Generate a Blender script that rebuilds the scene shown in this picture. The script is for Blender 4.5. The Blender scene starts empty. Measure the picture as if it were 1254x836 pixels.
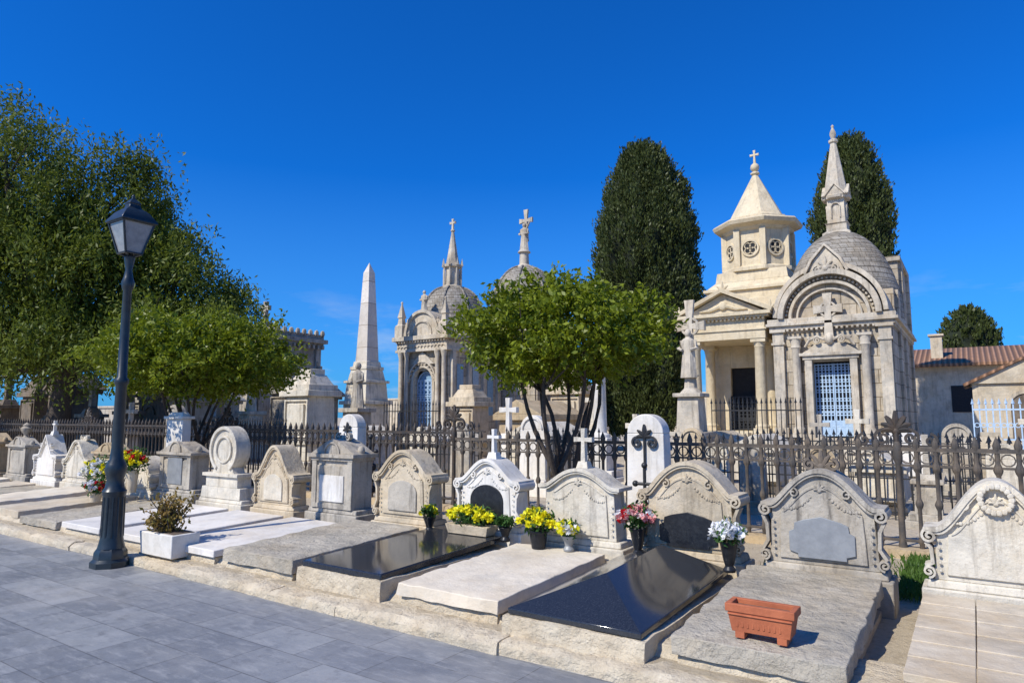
import bpy, bmesh, math, random
import numpy as np
from mathutils import Vector, Matrix, noise
random.seed(7); rng=np.random.default_rng(7)
scene=bpy.context.scene; col=scene.collection
R=math.radians; PI=math.pi
# ------------------------------------------------------------------ materials
def newmat(name):
    m=bpy.data.materials.new(name); m.use_nodes=True
    n=m.node_tree.nodes; l=m.node_tree.links
    b=n['Principled BSDF']
    return m,n,l,b
def mixc(n,l,fac,a,b,mode='MIX'):
    x=n.new('ShaderNodeMix'); x.data_type='RGBA'; x.blend_type=mode
    if isinstance(fac,(int,float)): x.inputs[0].default_value=fac
    else: l.new(fac,x.inputs[0])
    for i,v in ((6,a),(7,b)):
        if isinstance(v,tuple): x.inputs[i].default_value=(*v,1)
        else: l.new(v,x.inputs[i])
    return x.outputs[2]
def ramp(n,l,src,p0,p1,c0=(0,0,0),c1=(1,1,1)):
    r=n.new('ShaderNodeValToRGB'); e=r.color_ramp.elements
    e[0].position=p0; e[1].position=p1; e[0].color=(*c0,1); e[1].color=(*c1,1)
    l.new(src,r.inputs[0]); return r.outputs[0]
def noisen(n,l,vec,scale,detail=4,rough=.6):
    t=n.new('ShaderNodeTexNoise'); t.inputs['Scale'].default_value=scale
    t.inputs['Detail'].default_value=detail; t.inputs['Roughness'].default_value=rough
    l.new(vec,t.inputs['Vector']); return t.outputs['Fac']
def mapn(n,l,vec,scale=(1,1,1),rot=(0,0,0),loc=(0,0,0)):
    m=n.new('ShaderNodeMapping'); m.inputs['Scale'].default_value=scale; m.inputs['Rotation'].default_value=rot; m.inputs['Location'].default_value=loc
    l.new(vec,m.inputs['Vector']); return m.outputs[0]
def stone(name,c1,c2,dark=(.10,.085,.065),scale=2.5,rough=.85,bump=.35,streak=.45,speck=.3,brick=None,bs=.5,stain=.5,vary=.5):
    m,n,l,b=newmat(name)
    g=n.new('ShaderNodeNewGeometry'); P=g.outputs['Position']
    a=noisen(n,l,P,scale,6,.65)
    c=mixc(n,l,ramp(n,l,a,.35,.68),c1,c2)
    # slow change of tone from stone to stone
    tv=noisen(n,l,mapn(n,l,P,(1,1,1),(0,0,0),(5,91,2)),.55,2,.5)
    c=mixc(n,l,ramp(n,l,tv,.42,.60,(0,0,0),(vary,vary,vary)),c,mixc(n,l,1.0,c,(.78,.80,.84),'MULTIPLY'))
    w_=noisen(n,l,P,1.15,7,.7)
    c=mixc(n,l,ramp(n,l,w_,.46,.66,(0,0,0),(stain,stain,stain)),c,mixc(n,l,1.0,c,(.74,.62,.45),'MULTIPLY'))
    gy=noisen(n,l,mapn(n,l,P,(1,1,1),(0,0,0),(31,7,3)),2.1,7,.75)
    c=mixc(n,l,ramp(n,l,gy,.48,.62,(0,0,0),(stain,stain,stain)),c,mixc(n,l,1.0,c,(.58,.61,.66),'MULTIPLY'))
    s=noisen(n,l,mapn(n,l,P,(7,7,.8)),1.3,6,.7)
    sm=ramp(n,l,s,.51,.70,(0,0,0),(streak,streak,streak))
    c=mixc(n,l,sm,c,dark)
    f=noisen(n,l,P,28,5,.7)
    fm=ramp(n,l,f,.58,.72,(0,0,0),(speck,speck,speck))
    c=mixc(n,l,fm,c,tuple(x*1.4 for x in dark))
    h=noisen(n,l,P,45,6,.7)
    bp=n.new('ShaderNodeBump'); bp.inputs['Strength'].default_value=bump; bp.inputs['Distance'].default_value=.02
    l.new(h,bp.inputs['Height'])
    bp2=n.new('ShaderNodeBump'); bp2.inputs['Strength'].default_value=bump*.8; bp2.inputs['Distance'].default_value=.06
    l.new(noisen(n,l,P,9,5,.6),bp2.inputs['Height']); l.new(bp.outputs[0],bp2.inputs['Normal'])
    last=bp2.outputs[0]
    if brick:
        sp=n.new('ShaderNodeSeparateXYZ'); l.new(P,sp.inputs[0])
        ad=n.new('ShaderNodeMath'); l.new(sp.outputs[0],ad.inputs[0]); l.new(sp.outputs[1],ad.inputs[1])
        cb=n.new('ShaderNodeCombineXYZ'); l.new(ad.outputs[0],cb.inputs[0]); l.new(sp.outputs[2],cb.inputs[1])
        bt=n.new('ShaderNodeTexBrick'); l.new(cb.outputs[0],bt.inputs['Vector'])
        bt.inputs['Scale'].default_value=1; bt.inputs['Brick Width'].default_value=brick[0]; bt.inputs['Row Height'].default_value=brick[1]
        bt.inputs['Mortar Size'].default_value=.012; bt.inputs['Mortar Smooth'].default_value=.3
        bt.inputs['Color1'].default_value=(1,1,1,1); bt.inputs['Color2'].default_value=(.80,.78,.75,1); bt.inputs['Mortar'].default_value=(.45,.41,.36,1)
        c=mixc(n,l,1.0,c,bt.outputs['Color'],'MULTIPLY')
        b3=n.new('ShaderNodeBump'); b3.invert=True; b3.inputs['Strength'].default_value=bs; b3.inputs['Distance'].default_value=.04
        l.new(bt.outputs['Fac'],b3.inputs['Height']); l.new(last,b3.inputs['Normal']); last=b3.outputs[0]
    l.new(c,b.inputs['Base Color']); l.new(last,b.inputs['Normal'])
    b.inputs['Roughness'].default_value=rough; b.inputs['Specular IOR Level'].default_value=.3
    return m
def plain(name,c,c2=None,rough=.5,metal=0,scale=12,bump=.1,spec=.5):
    m,n,l,b=newmat(name)
    g=n.new('ShaderNodeNewGeometry'); P=g.outputs['Position']
    a=noisen(n,l,P,scale,5,.65)
    cc=mixc(n,l,ramp(n,l,a,.4,.65),c,c2 or tuple(x*.7 for x in c))
    l.new(cc,b.inputs['Base Color']); b.inputs['Roughness'].default_value=rough; b.inputs['Metallic'].default_value=metal
    b.inputs['Specular IOR Level'].default_value=spec
    if bump:
        bp=n.new('ShaderNodeBump'); bp.inputs['Strength'].default_value=bump; bp.inputs['Distance'].default_value=.01
        l.new(noisen(n,l,P,60,4,.6),bp.inputs['Height']); l.new(bp.outputs[0],b.inputs['Normal'])
    return m
def leafm(name,c1,c2,trans=.35,scale=1.6,rough=.5):
    m,n,l,b=newmat(name)
    g=n.new('ShaderNodeNewGeometry'); P=g.outputs['Position']
    a=noisen(n,l,P,scale,3,.6); f=noisen(n,l,P,18,2,.5)
    c=mixc(n,l,ramp(n,l,a,.38,.62),c1,c2)
    c=mixc(n,l,ramp(n,l,f,.35,.7),c,tuple(min(1,x*1.4) for x in c2))
    l.new(c,b.inputs['Base Color']); b.inputs['Roughness'].default_value=rough
    b.inputs['Specular IOR Level'].default_value=.3
    t=n.new('ShaderNodeBsdfTranslucent'); l.new(c,t.inputs['Color'])
    ms=n.new('ShaderNodeMixShader'); ms.inputs[0].default_value=trans
    l.new(b.outputs[0],ms.inputs[1]); l.new(t.outputs[0],ms.inputs[2])
    l.new(ms.outputs[0],n['Material Output'].inputs['Surface'])
    return m
CREAM=stone('cream_limestone',(.70,.59,.42),(.56,.46,.31),dark=(.16,.125,.085),streak=.65,speck=.4)
WHITE=stone('white_marble',(.84,.80,.72),(.74,.69,.60),dark=(.30,.27,.22),streak=.55,speck=.2,rough=.6,bump=.15,stain=.35)
WHITEW=stone('weathered_white_stone',(.78,.71,.57),(.64,.57,.44),dark=(.18,.15,.11),streak=.7,speck=.4)
GREY=stone('grey_limestone',(.56,.50,.40),(.40,.36,.29),dark=(.08,.07,.058),streak=.8,speck=.5,stain=.6)
TAN=stone('tan_sandstone',(.58,.45,.28),(.48,.37,.22),dark=(.15,.115,.08),streak=.55,speck=.3)
CHAP=stone('chapel_ashlar',(.62,.54,.41),(.50,.43,.33),dark=(.13,.11,.09),streak=.65,speck=.3,brick=(.75,.36),bs=.7,stain=.6)
CHAPS=stone('chapel_smooth_stone',(.66,.58,.45),(.54,.47,.36),dark=(.14,.12,.095),streak=.65,speck=.3,stain=.6)
TEMP=stone('temple_cream_stone',(.72,.61,.42),(.62,.52,.34),dark=(.28,.22,.15),streak=.45,speck=.2,stain=.3,vary=.2)
TILE=stone('dome_scale_stone',(.44,.40,.33),(.34,.31,.255),dark=(.12,.11,.09),streak=.6,speck=.4,scale=6,brick=(.26,.16),bs=.4)
DARKST=stone('dark_weathered_shaded_stone',(.26,.21,.155),(.16,.13,.10),dark=(.04,.034,.028),streak=.6,speck=.4)  # dark weathered stone; its tone also paints tree shade onto tombs at the left
ROUGH=stone('rough_kerb_limestone',(.74,.64,.47),(.60,.50,.35),dark=(.30,.24,.16),streak=.1,speck=.5,bump=.9,scale=5,stain=.4)
ROUGHG=stone('rough_grey_slab',(.58,.52,.41),(.44,.39,.30),dark=(.18,.155,.12),streak=.1,speck=.6,bump=.9,scale=3)
SLABW=stone('white_slab_stone',(.78,.70,.56),(.70,.61,.47),dark=(.36,.30,.22),streak=.05,speck=.25,bump=.3,scale=1.5,stain=.35)
SLABP=stone('pale_marble_slab',(.76,.72,.65),(.69,.64,.56),dark=(.34,.30,.25),streak=.05,speck=.25,bump=.2,scale=1.5,stain=.4)
TILESL=stone('tiled_slab_stone',(.66,.57,.43),(.56,.47,.34),dark=(.32,.26,.19),streak=.1,speck=.3,bump=.3)
RENDER=stone('lime_render_wall',(.68,.58,.43),(.56,.48,.35),dark=(.24,.20,.16),streak=.5,speck=.2)
IRON=plain('weathered_iron',(.040,.036,.032),(.085,.060,.040),rough=.6,metal=.1,scale=10,bump=.3)
IRONR=plain('grey_brown_iron',(.070,.062,.054),(.15,.115,.080),rough=.75,metal=.05,scale=7,bump=.4)
IRONB=plain('black_iron',(.018,.019,.02),(.03,.03,.03),rough=.5)
LAMPM=plain('lamp_paint',(.016,.024,.028),(.026,.036,.042),rough=.35,bump=.05)
BLUEI=plain('pale_blue_iron',(.46,.60,.74),(.34,.48,.64),rough=.5)
GRAN=plain('polished_black_granite',(.016,.018,.022),(.034,.038,.044),rough=.10,scale=90,bump=0,spec=.65)
SLATE=plain('black_slate_plaque',(.012,.013,.016),(.025,.027,.03),rough=.35,scale=30,bump=.1,spec=.35)
METPL=plain('grey_metal_plaque',(.30,.31,.31),(.23,.24,.245),rough=.5,metal=.2,scale=8)
TERRA=plain('terracotta',(.46,.135,.055),(.36,.10,.04),rough=.75,scale=9,bump=.3)
CONC=plain('white_concrete',(.72,.68,.60),(.60,.56,.48),rough=.8,scale=10,bump=.3)
GLASS=plain('frosted_lamp_glass',(.30,.31,.31),(.22,.23,.24),rough=.15,bump=0)
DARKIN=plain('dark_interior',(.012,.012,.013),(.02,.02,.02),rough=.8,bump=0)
SOIL=plain('soil',(.10,.07,.05),(.16,.12,.08),rough=.95,scale=30,bump=.8)
BARK=plain('bark',(.055,.042,.032),(.09,.07,.052),rough=.9,scale=22,bump=1)
WGLASS=plain('blue_window_glass',(.20,.32,.44),(.28,.42,.52),rough=.2,bump=0)
GRASSM=leafm('grass_blades',(.05,.11,.02),(.09,.16,.03))
ORLEAF=leafm('citrus_leaves',(.062,.105,.008),(.185,.22,.012),trans=.38,scale=1.8,rough=.4)
CYPL=leafm('cypress_leaves',(.030,.048,.012),(.066,.082,.020),trans=.2,scale=1.1)
PEPL=leafm('pepper_leaves',(.055,.088,.012),(.135,.165,.020),trans=.38,scale=.6)
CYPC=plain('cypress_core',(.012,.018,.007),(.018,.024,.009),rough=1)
BUSHL=leafm('shrub_leaves',(.10,.12,.02),(.28,.18,.05),scale=6)
FY=leafm('yellow_petals',(.85,.70,.01),(.9,.78,.03),scale=10,trans=.3)
FW=leafm('white_petals',(.75,.75,.72),(.8,.8,.8),scale=10)
FR=leafm('red_petals',(.65,.02,.02),(.5,.01,.02),scale=10)
FP=leafm('pink_petals',(.75,.25,.25),(.7,.38,.34),scale=10)
FG=leafm('bouquet_greens',(.03,.08,.02),(.06,.13,.03),scale=8)
def roofmat():
    m,n,l,b=newmat('clay_roof_tiles')
    g=n.new('ShaderNodeNewGeometry'); P=g.outputs['Position']
    w=n.new('ShaderNodeTexWave'); w.inputs['Scale'].default_value=1.2; w.bands_direction='X'; l.new(P,w.inputs['Vector'])
    c=mixc(n,l,ramp(n,l,noisen(n,l,P,3,5,.7),.35,.65),(.50,.27,.15),(.36,.20,.12))
    c=mixc(n,l,w.outputs['Fac'],(.17,.09,.05),c)
    l.new(c,b.inputs['Base Color']); b.inputs['Roughness'].default_value=.9
    bp=n.new('ShaderNodeBump'); bp.inputs['Distance'].default_value=.1; l.new(w.outputs['Fac'],bp.inputs['Height']); l.new(bp.outputs[0],b.inputs['Normal'])
    return m
ROOF=roofmat()
def pavemat():
    m,n,l,b=newmat('grey_paving_tiles')
    g=n.new('ShaderNodeNewGeometry'); P=g.outputs['Position']
    bt=n.new('ShaderNodeTexBrick'); l.new(P,bt.inputs['Vector'])
    bt.inputs['Scale'].default_value=1; bt.inputs['Brick Width'].default_value=.62; bt.inputs['Row Height'].default_value=.40
    bt.inputs['Mortar Size'].default_value=.0035; bt.inputs['Mortar Smooth'].default_value=.2; bt.inputs['Bias'].default_value=0
    bt.inputs['Color1'].default_value=(.30,.31,.315,1); bt.inputs['Color2'].default_value=(.175,.185,.20,1); bt.inputs['Mortar'].default_value=(.09,.09,.09,1)
    a=noisen(n,l,P,1.1,7,.7)
    c=mixc(n,l,ramp(n,l,a,.3,.7),(.70,.72,.75),(1.25,1.22,1.16))
    c=mixc(n,l,1.0,bt.outputs['Color'],c,'MULTIPLY')
    v=noisen(n,l,mapn(n,l,P,(1.2,5,1),(0,0,.7)),3,7,.75)
    c=mixc(n,l,ramp(n,l,v,.50,.66,(0,0,0),(.6,.6,.6)),c,(.38,.38,.37))
    st=noisen(n,l,P,7,6,.75)
    c=mixc(n,l,ramp(n,l,st,.52,.68,(0,0,0),(.6,.6,.6)),c,(.12,.125,.135))
    dd=noisen(n,l,mapn(n,l,P,(.5,.9,1)),1.2,4,.6)
    c=mixc(n,l,ramp(n,l,dd,.5,.7,(0,0,0),(.35,.35,.35)),c,(.46,.43,.38))
    l.new(c,b.inputs['Base Color'])
    l.new(ramp(n,l,noisen(n,l,P,5,4,.6),.3,.7,(.34,.34,.34),(.62,.62,.62)),b.inputs['Roughness'])
    b1=n.new('ShaderNodeBump'); b1.inputs['Strength'].default_value=.35; b1.inputs['Distance'].default_value=.01; l.new(noisen(n,l,P,30,6,.75),b1.inputs['Height'])
    b2=n.new('ShaderNodeBump'); b2.invert=True; b2.inputs['Strength'].default_value=.5; b2.inputs['Distance'].default_value=.004
    l.new(bt.outputs['Fac'],b2.inputs['Height']); l.new(b1.outputs[0],b2.inputs['Normal']); l.new(b2.outputs[0],b.inputs['Normal'])
    return m
def sandmat(name,c1,c2,c3):
    m,n,l,b=newmat(name)
    g=n.new('ShaderNodeNewGeometry'); P=g.outputs['Position']
    c=mixc(n,l,ramp(n,l,noisen(n,l,P,1.5,6,.7),.35,.65),c1,c2)
    c=mixc(n,l,ramp(n,l,noisen(n,l,P,14,6,.8),.5,.7),c,c3)
    l.new(c,b.inputs['Base Color']); b.inputs['Roughness'].default_value=.95
    bp=n.new('ShaderNodeBump'); bp.inputs['Strength'].default_value=.8; bp.inputs['Distance'].default_value=.04
    l.new(noisen(n,l,P,20,8,.75),bp.inputs['Height']); l.new(bp.outputs[0],b.inputs['Normal'])
    return m
# ------------------------------------------------------------------ mesh builder
class MB:
    def __init__(s): s.bm=bmesh.new(); s.T=Matrix.Identity(4)
    def v(s,x,y,z): return s.bm.verts.new(s.T@Vector((x,y,z)))
    def f(s,vs):
        try: s.bm.faces.new(vs)
        except ValueError: pass
    def box(s,x0,x1,y0,y1,z0,z1,tx=0,ty=0):
        a=[s.v(x0,y0,z0),s.v(x1,y0,z0),s.v(x1,y1,z0),s.v(x0,y1,z0)]
        b=[s.v(x0+tx,y0+ty,z1),s.v(x1-tx,y0+ty,z1),s.v(x1-tx,y1-ty,z1),s.v(x0+tx,y1-ty,z1)]
        s.f(a[::-1]); s.f(b)
        for i in range(4): s.f([a[i],a[(i+1)%4],b[(i+1)%4],b[i]])
        return s
    def cbox(s,cx,cy,w,d,z0,z1,tx=0,ty=0): return s.box(cx-w/2,cx+w/2,cy-d/2,cy+d/2,z0,z1,tx,ty)
    def lathe(s,prof,seg=16,cx=0,cy=0,z=0,rot=0,sx=1,sy=1):
        rings=[]
        for r,h in prof:
            if r<1e-5: rings.append([s.v(cx,cy,z+h)])
            else: rings.append([s.v(cx+r*sx*math.cos(rot+2*PI*i/seg),cy+r*sy*math.sin(rot+2*PI*i/seg),z+h) for i in range(seg)])
        for a,b in zip(rings,rings[1:]):
            for i in range(seg):
                j=(i+1)%seg
                if len(a)==1 and len(b)==1: continue
                if len(a)==1: s.f([a[0],b[j],b[i]])
                elif len(b)==1: s.f([a[i],a[j],b[0]])
                else: s.f([a[i],a[j],b[j],b[i]])
        if len(rings[0])>1: s.f(rings[0][::-1])
        if len(rings[-1])>1: s.f(rings[-1])
        return s
    def prism(s,poly,y0,y1):
        a=[s.v(x,y0,z) for x,z in poly]; b=[s.v(x,y1,z) for x,z in poly]
        s.f(a); s.f(b[::-1]); n=len(poly)
        for i in range(n): s.f([a[i],b[i],b[(i+1)%n],a[(i+1)%n]])
        return s
    def ring(s,outer,inner,y0,y1):
        n=len(outer)
        A=[s.v(x,y0,z) for x,z in outer];B=[s.v(x,y0,z) for x,z in inner]
        C=[s.v(x,y1,z) for x,z in outer];D=[s.v(x,y1,z) for x,z in inner]
        for i in range(n-1):
            s.f([A[i],A[i+1],B[i+1],B[i]]); s.f([C[i],D[i],D[i+1],C[i+1]])
            s.f([A[i],C[i],C[i+1],A[i+1]]); s.f([B[i],B[i+1],D[i+1],D[i]])
        s.f([A[0],B[0],D[0],C[0]]); s.f([A[-1],C[-1],D[-1],B[-1]])
    def band(s,path,w,y0,y1,w1=None):
        n=len(path); o=[];inn=[]
        for i,(x,z) in enumerate(path):
            p=path[max(i-1,0)]; q=path[min(i+1,n-1)]
            dx,dz=q[0]-p[0],q[1]-p[1]; L=math.hypot(dx,dz) or 1
            ww=(w+(w1-w)*i/(n-1)) if w1 is not None else w
            nx,nz=-dz/L*ww/2,dx/L*ww/2
            o.append((x+nx,z+nz)); inn.append((x-nx,z-nz))
        s.ring(o,inn,y0,y1); return s
    def tube(s,path,rad,seg=8):
        path=[Vector(p) for p in path]; rings=[]
        up=Vector((0.13,.21,1)).normalized()
        for i,p in enumerate(path):
            d=(path[min(i+1,len(path)-1)]-path[max(i-1,0)]).normalized()
            a=d.cross(up)
            if a.length<.1: a=d.cross(Vector((1,0,0)))
            a.normalize(); b=d.cross(a)
            r=rad[i] if isinstance(rad,(list,tuple)) else rad
            rings.append([s.v(*(p+a*r*math.cos(2*PI*k/seg)+b*r*math.sin(2*PI*k/seg))) for k in range(seg)])
        for a,b in zip(rings,rings[1:]):
            for k in range(seg): s.f([a[k],a[(k+1)%seg],b[(k+1)%seg],b[k]])
        s.f(rings[0][::-1]); s.f(rings[-1]); return s
    def ball(s,x,y,z,r,sx=1,sy=1,sz=1,seg=10):
        n=max(4,seg//2+1)
        pr=[(r*math.sin(PI*i/n),-r*sz*math.cos(PI*i/n)) for i in range(n+1)]
        pr[0]=(0,-r*sz); pr[-1]=(0,r*sz)
        return s.lathe(pr,seg,x,y,z,sx=sx,sy=sy)
def finish(mb,name,parent,mat,bevel=0,ang=38,loc=(0,0,0)):
    bmesh.ops.recalc_face_normals(mb.bm,faces=mb.bm.faces)
    me=bpy.data.meshes.new(name); mb.bm.to_mesh(me); mb.bm.free()
    me.materials.append(mat); me.shade_smooth(); me.set_sharp_from_angle(angle=R(ang))
    o=bpy.data.objects.new(name,me); col.objects.link(o); o.location=loc
    if parent is not None: o.parent=parent
    if bevel:
        b=o.modifiers.new('bev','BEVEL'); b.width=bevel; b.segments=2; b.limit_method='ANGLE'; b.angle_limit=R(40)
    return o
def thing(name,label,cat,loc,rot=0,group=None,scale=1):
    e=bpy.data.objects.new(name,None); e.empty_display_size=.2; col.objects.link(e)
    e.location=loc; e.rotation_euler=(0,0,rot); e.scale=(scale,)*3
    e["label"]=label; e["category"]=cat
    if group: e["group"]=group
    return e
def clone(t,loc,rot=None,scale=None,label=None):
    def cp(o,par):
        c=o.copy(); col.objects.link(c)
        if par is not None: c.parent=par; c.matrix_parent_inverse=o.matrix_parent_inverse.copy()
        for k in list(o.children): cp(k,c)
        return c
    c=cp(t,None); c.location=loc
    if rot is not None: c.rotation_euler=(0,0,rot)
    if scale is not None: c.scale=(scale,)*3 if isinstance(scale,(int,float)) else scale
    if label: c["label"]=label
    return c
def structure(mb,name,mat,bevel=0,loc=(0,0,0)):
    o=finish(mb,name,None,mat,bevel,loc=loc); o["kind"]="structure"; return o
def leaves(name,parent,mat,P,size,bias=(0,0,0),spread=1,aspect=.4):
    P=np.asarray(P,float); n=len(P)
    if np.isscalar(size): size=np.full(n,size)
    size=size*rng.uniform(.7,1.3,n)
    d=rng.normal(size=(n,3))*spread+np.asarray(bias); d/=np.linalg.norm(d,axis=1)[:,None]
    q=rng.normal(size=(n,3)); w=np.cross(d,q); w/=np.linalg.norm(w,axis=1)[:,None]+1e-9
    L=size[:,None]
    V=np.stack([P-d*L*.5,P+w*L*aspect*.5,P+d*L*.5,P-w*L*aspect*.5],1).reshape(-1,3)
    me=bpy.data.meshes.new(name)
    me.vertices.add(n*4); me.vertices.foreach_set('co',V.ravel())
    me.loops.add(n*4); me.loops.foreach_set('vertex_index',np.arange(n*4,dtype=np.int32))
    me.polygons.add(n); me.polygons.foreach_set('loop_start',np.arange(0,n*4,4,dtype=np.int32))
    me.update(calc_edges=True); me.validate(); me.materials.append(mat)
    o=bpy.data.objects.new(name,me); col.objects.link(o)
    if parent is not None: o.parent=parent
    return o
def arc(cx,cz,r,a0,a1,n=16,rz=None):
    rz=rz or r
    return [(cx+r*math.cos(R(a0+(a1-a0)*i/n)),cz+rz*math.sin(R(a0+(a1-a0)*i/n))) for i in range(n+1)]
def spiral(cx,cz,r,turns=1.6,start=90,d=1,n=22,r1=.12):
    return [(cx+d*r*(1-(1-r1)*i/n)*math.cos(R(start)-i/n*turns*2*PI),cz+r*(1-(1-r1)*i/n)*math.sin(R(start)-i/n*turns*2*PI)) for i in range(n+1)]
def palmette(mb,cx,cz,s,y=0,n=7,th=.1):
    for i in range(n):
        a=R(-78+156*i/(n-1)); L=s*(1-.35*abs(math.sin(a)))
        pts=[];rr=[]
        for k in range(6):
            t=k/5; aa=a*(.7+.45*t)
            pts.append((cx+math.sin(aa)*L*t,y,cz+math.cos(aa)*L*t)); rr.append(s*th*(.35+1.0*math.sin(PI*(.12+.8*t))))
        mb.tube(pts,rr,6)
def cross(mb,cx,cz,h,w=None,t=None,y0=-.03,y1=.03,flare=1.35):
    w=w or h*.62; t=t or h*.11; zc=cz+h*.66; f=t*flare
    mb.prism([(cx-f/2,cz),(cx+f/2,cz),(cx+t/2,zc-t/2),(cx+w/2,zc-f/2),(cx+w/2,zc+f/2),(cx+t/2,zc+t/2),(cx+f/2,cz+h),(cx-f/2,cz+h),(cx-t/2,zc+t/2),(cx-w/2,zc+f/2),(cx-w/2,zc-f/2),(cx-t/2,zc-t/2)],y0,y1)
def blob_figure(mb,cx,cy,z,h):
    mb.lathe([(.17*h,0),(.16*h,.1*h),(.13*h,.35*h),(.12*h,.5*h),(.15*h,.68*h),(.14*h,.76*h),(.05*h,.82*h),(.045*h,.85*h)],12,cx,cy,z,sy=.75)
    mb.ball(cx,cy,z+.91*h,.07*h,sz=1.2)
    for d in (-1,1):
        mb.tube([(cx+d*.13*h,cy,z+.75*h),(cx+d*.19*h,cy-.03*h,z+.6*h),(cx+d*.08*h,cy-.12*h,z+.55*h)],[.045*h,.04*h,.03*h],7)
    for i in range(6):
        a=i*PI/3; mb.tube([(cx+.15*h*math.cos(a),cy+.11*h*math.sin(a),z),(cx+.11*h*math.cos(a),cy+.08*h*math.sin(a),z+.5*h)],[.03*h,.015*h],5)
# ------------------------------------------------------------------ world / light / camera
w=bpy.data.worlds.new("World"); scene.world=w; w.use_nodes=True
n=w.node_tree.nodes; l=w.node_tree.links; bg=n['Background']
sky=n.new('ShaderNodeTexSky'); sky.sky_type='NISHITA'; sky.sun_disc=False
EL=44; AZ=199
sky.sun_elevation=R(EL); sky.sun_rotation=R(AZ); sky.air_density=1.0; sky.dust_density=.3; sky.ozone_density=3
tint=mixc(n,l,1.0,sky.outputs[0],(.05,.70,1.70),'MULTIPLY')
tc=n.new('ShaderNodeTexCoord')
cl=noisen(n,l,mapn(n,l,tc.outputs['Generated'],(2.2,2.2,9)),2.3,6,.6)
sp=n.new('ShaderNodeSeparateXYZ'); l.new(tc.outputs['Generated'],sp.inputs[0])
haze=ramp(n,l,sp.outputs[2],0,.34,(.55,.55,.55),(0,0,0))
tint=mixc(n,l,haze,tint,(1.3,3.9,8.0))
low=ramp(n,l,sp.outputs[2],.03,.20,(1,1,1),(0,0,0))
cm=n.new('ShaderNodeMath'); cm.operation='MULTIPLY'; l.new(ramp(n,l,cl,.56,.72,(0,0,0),(.6,.6,.6)),cm.inputs[0]); l.new(low,cm.inputs[1])
tint=mixc(n,l,cm.outputs[0],tint,(6.5,7.2,8.0))
l.new(tint,bg.inputs['Color']); bg.inputs['Strength'].default_value=.10
sd=bpy.data.lights.new('sun','SUN'); sd.energy=5.0; sd.angle=R(.5); sd.color=(1,.945,.85)
so=bpy.data.objects.new('sun',sd); col.objects.link(so)
az=R(AZ); dirv=Vector((math.sin(az)*math.cos(R(EL)),math.cos(az)*math.cos(R(EL)),math.sin(R(EL))))
so.rotation_euler=dirv.to_track_quat('Z','Y').to_euler(); so.location=(0,-10,20)
cd=bpy.data.cameras.new('camera'); cam=bpy.data.objects.new('camera',cd); col.objects.link(cam); scene.camera=cam
cd.lens=23.68; cd.sensor_width=36; cd.clip_end=2000; cd.clip_start=.05
cam.location=(0,0,1.65); cam.rotation_euler=(R(96.36),0,R(34.3))
scene.view_settings.view_transform='Standard'; scene.view_settings.look='None'; scene.view_settings.exposure=0
# ------------------------------------------------------------------ ground
SAND=sandmat('sandy_ground',(.56,.47,.33),(.46,.38,.26),(.34,.27,.18))
PATHM=sandmat('pale_path',(.56,.48,.36),(.45,.38,.28),(.33,.28,.20))
m=MB(); m.box(-700,700,-700,900,-.3,-.03); structure(m,'ground',SAND)
m=MB(); m.box(-60,30,-20,4.06,-.1,0); structure(m,'pavement',pavemat())
m=MB(); m.box(-60,30,4.18,9.35,-.1,.10); structure(m,'burial_ground',SAND)
m=MB(); m.box(-90,60,9.35,80,-.1,.12); structure(m,'path',PATHM)
def rough_block(m,x0,x1,y0,y1,z0,z1,amp=.02,seg=(6,4,2),seed=0,corner=1):
    nx,ny,nz=seg
    vs={}
    def key(i,j,k):
        if (i,j,k) not in vs:
            x=x0+(x1-x0)*i/nx; y=y0+(y1-y0)*j/ny; z=z0+(z1-z0)*k/nz
            p=Vector((x,y,z)); q=noise.noise_vector(p*4+Vector((0,seed*3.1,0)))*amp+noise.noise_vector(p*15)*amp*.6
            e=(j in(0,ny))+(k==nz)
            if e>=2:
                p+=Vector((0,1 if j==0 else -1,-.8))*amp*(.6+2.2*max(0,noise.noise(p*5+Vector((seed,0,0)))+.2))
            if i in (0,nx): p+=Vector((0,0,-1))*amp*.8*corner; q.x=0
            vs[(i,j,k)]=m.v(*(p+q))
        return vs[(i,j,k)]
    for i in range(nx):
        for j in range(ny):
            m.f([key(i,j,nz),key(i+1,j,nz),key(i+1,j+1,nz),key(i,j+1,nz)])
    for k in range(nz):
        for i in range(nx):
            m.f([key(i,0,k),key(i+1,0,k),key(i+1,0,k+1),key(i,0,k+1)]); m.f([key(i,ny,k),key(i,ny,k+1),key(i+1,ny,k+1),key(i+1,ny,k)])
        for j in range(ny):
            m.f([key(0,j,k),key(0,j,k+1),key(0,j+1,k+1),key(0,j+1,k)]); m.f([key(nx,j,k),key(nx,j+1,k),key(nx,j+1,k+1),key(nx,j,k+1)])
m=MB(); x=-34; rk=random.Random(5)
while x<5:
    L=rk.uniform(.9,1.7); o=rk.uniform(-.015,.015); rough_block(m,x,x+L-.004,4.0+o,4.45,-.05,.095+rk.uniform(-.008,.008),.015,(int(L/.05),9,4),0,.7); x+=L
structure(m,'kerb',ROUGH)
m=MB(); x=-34
while x<5:
    L=rk.uniform(1.0,2.0); rough_block(m,x,x+L-.004,4.30+rk.uniform(-.03,.03),4.85,0,.160+rk.uniform(-.01,.01),.018,(int(L/.06),7,3),1,.6); x+=L
structure(m,'stone_step',ROUGH)
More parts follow.
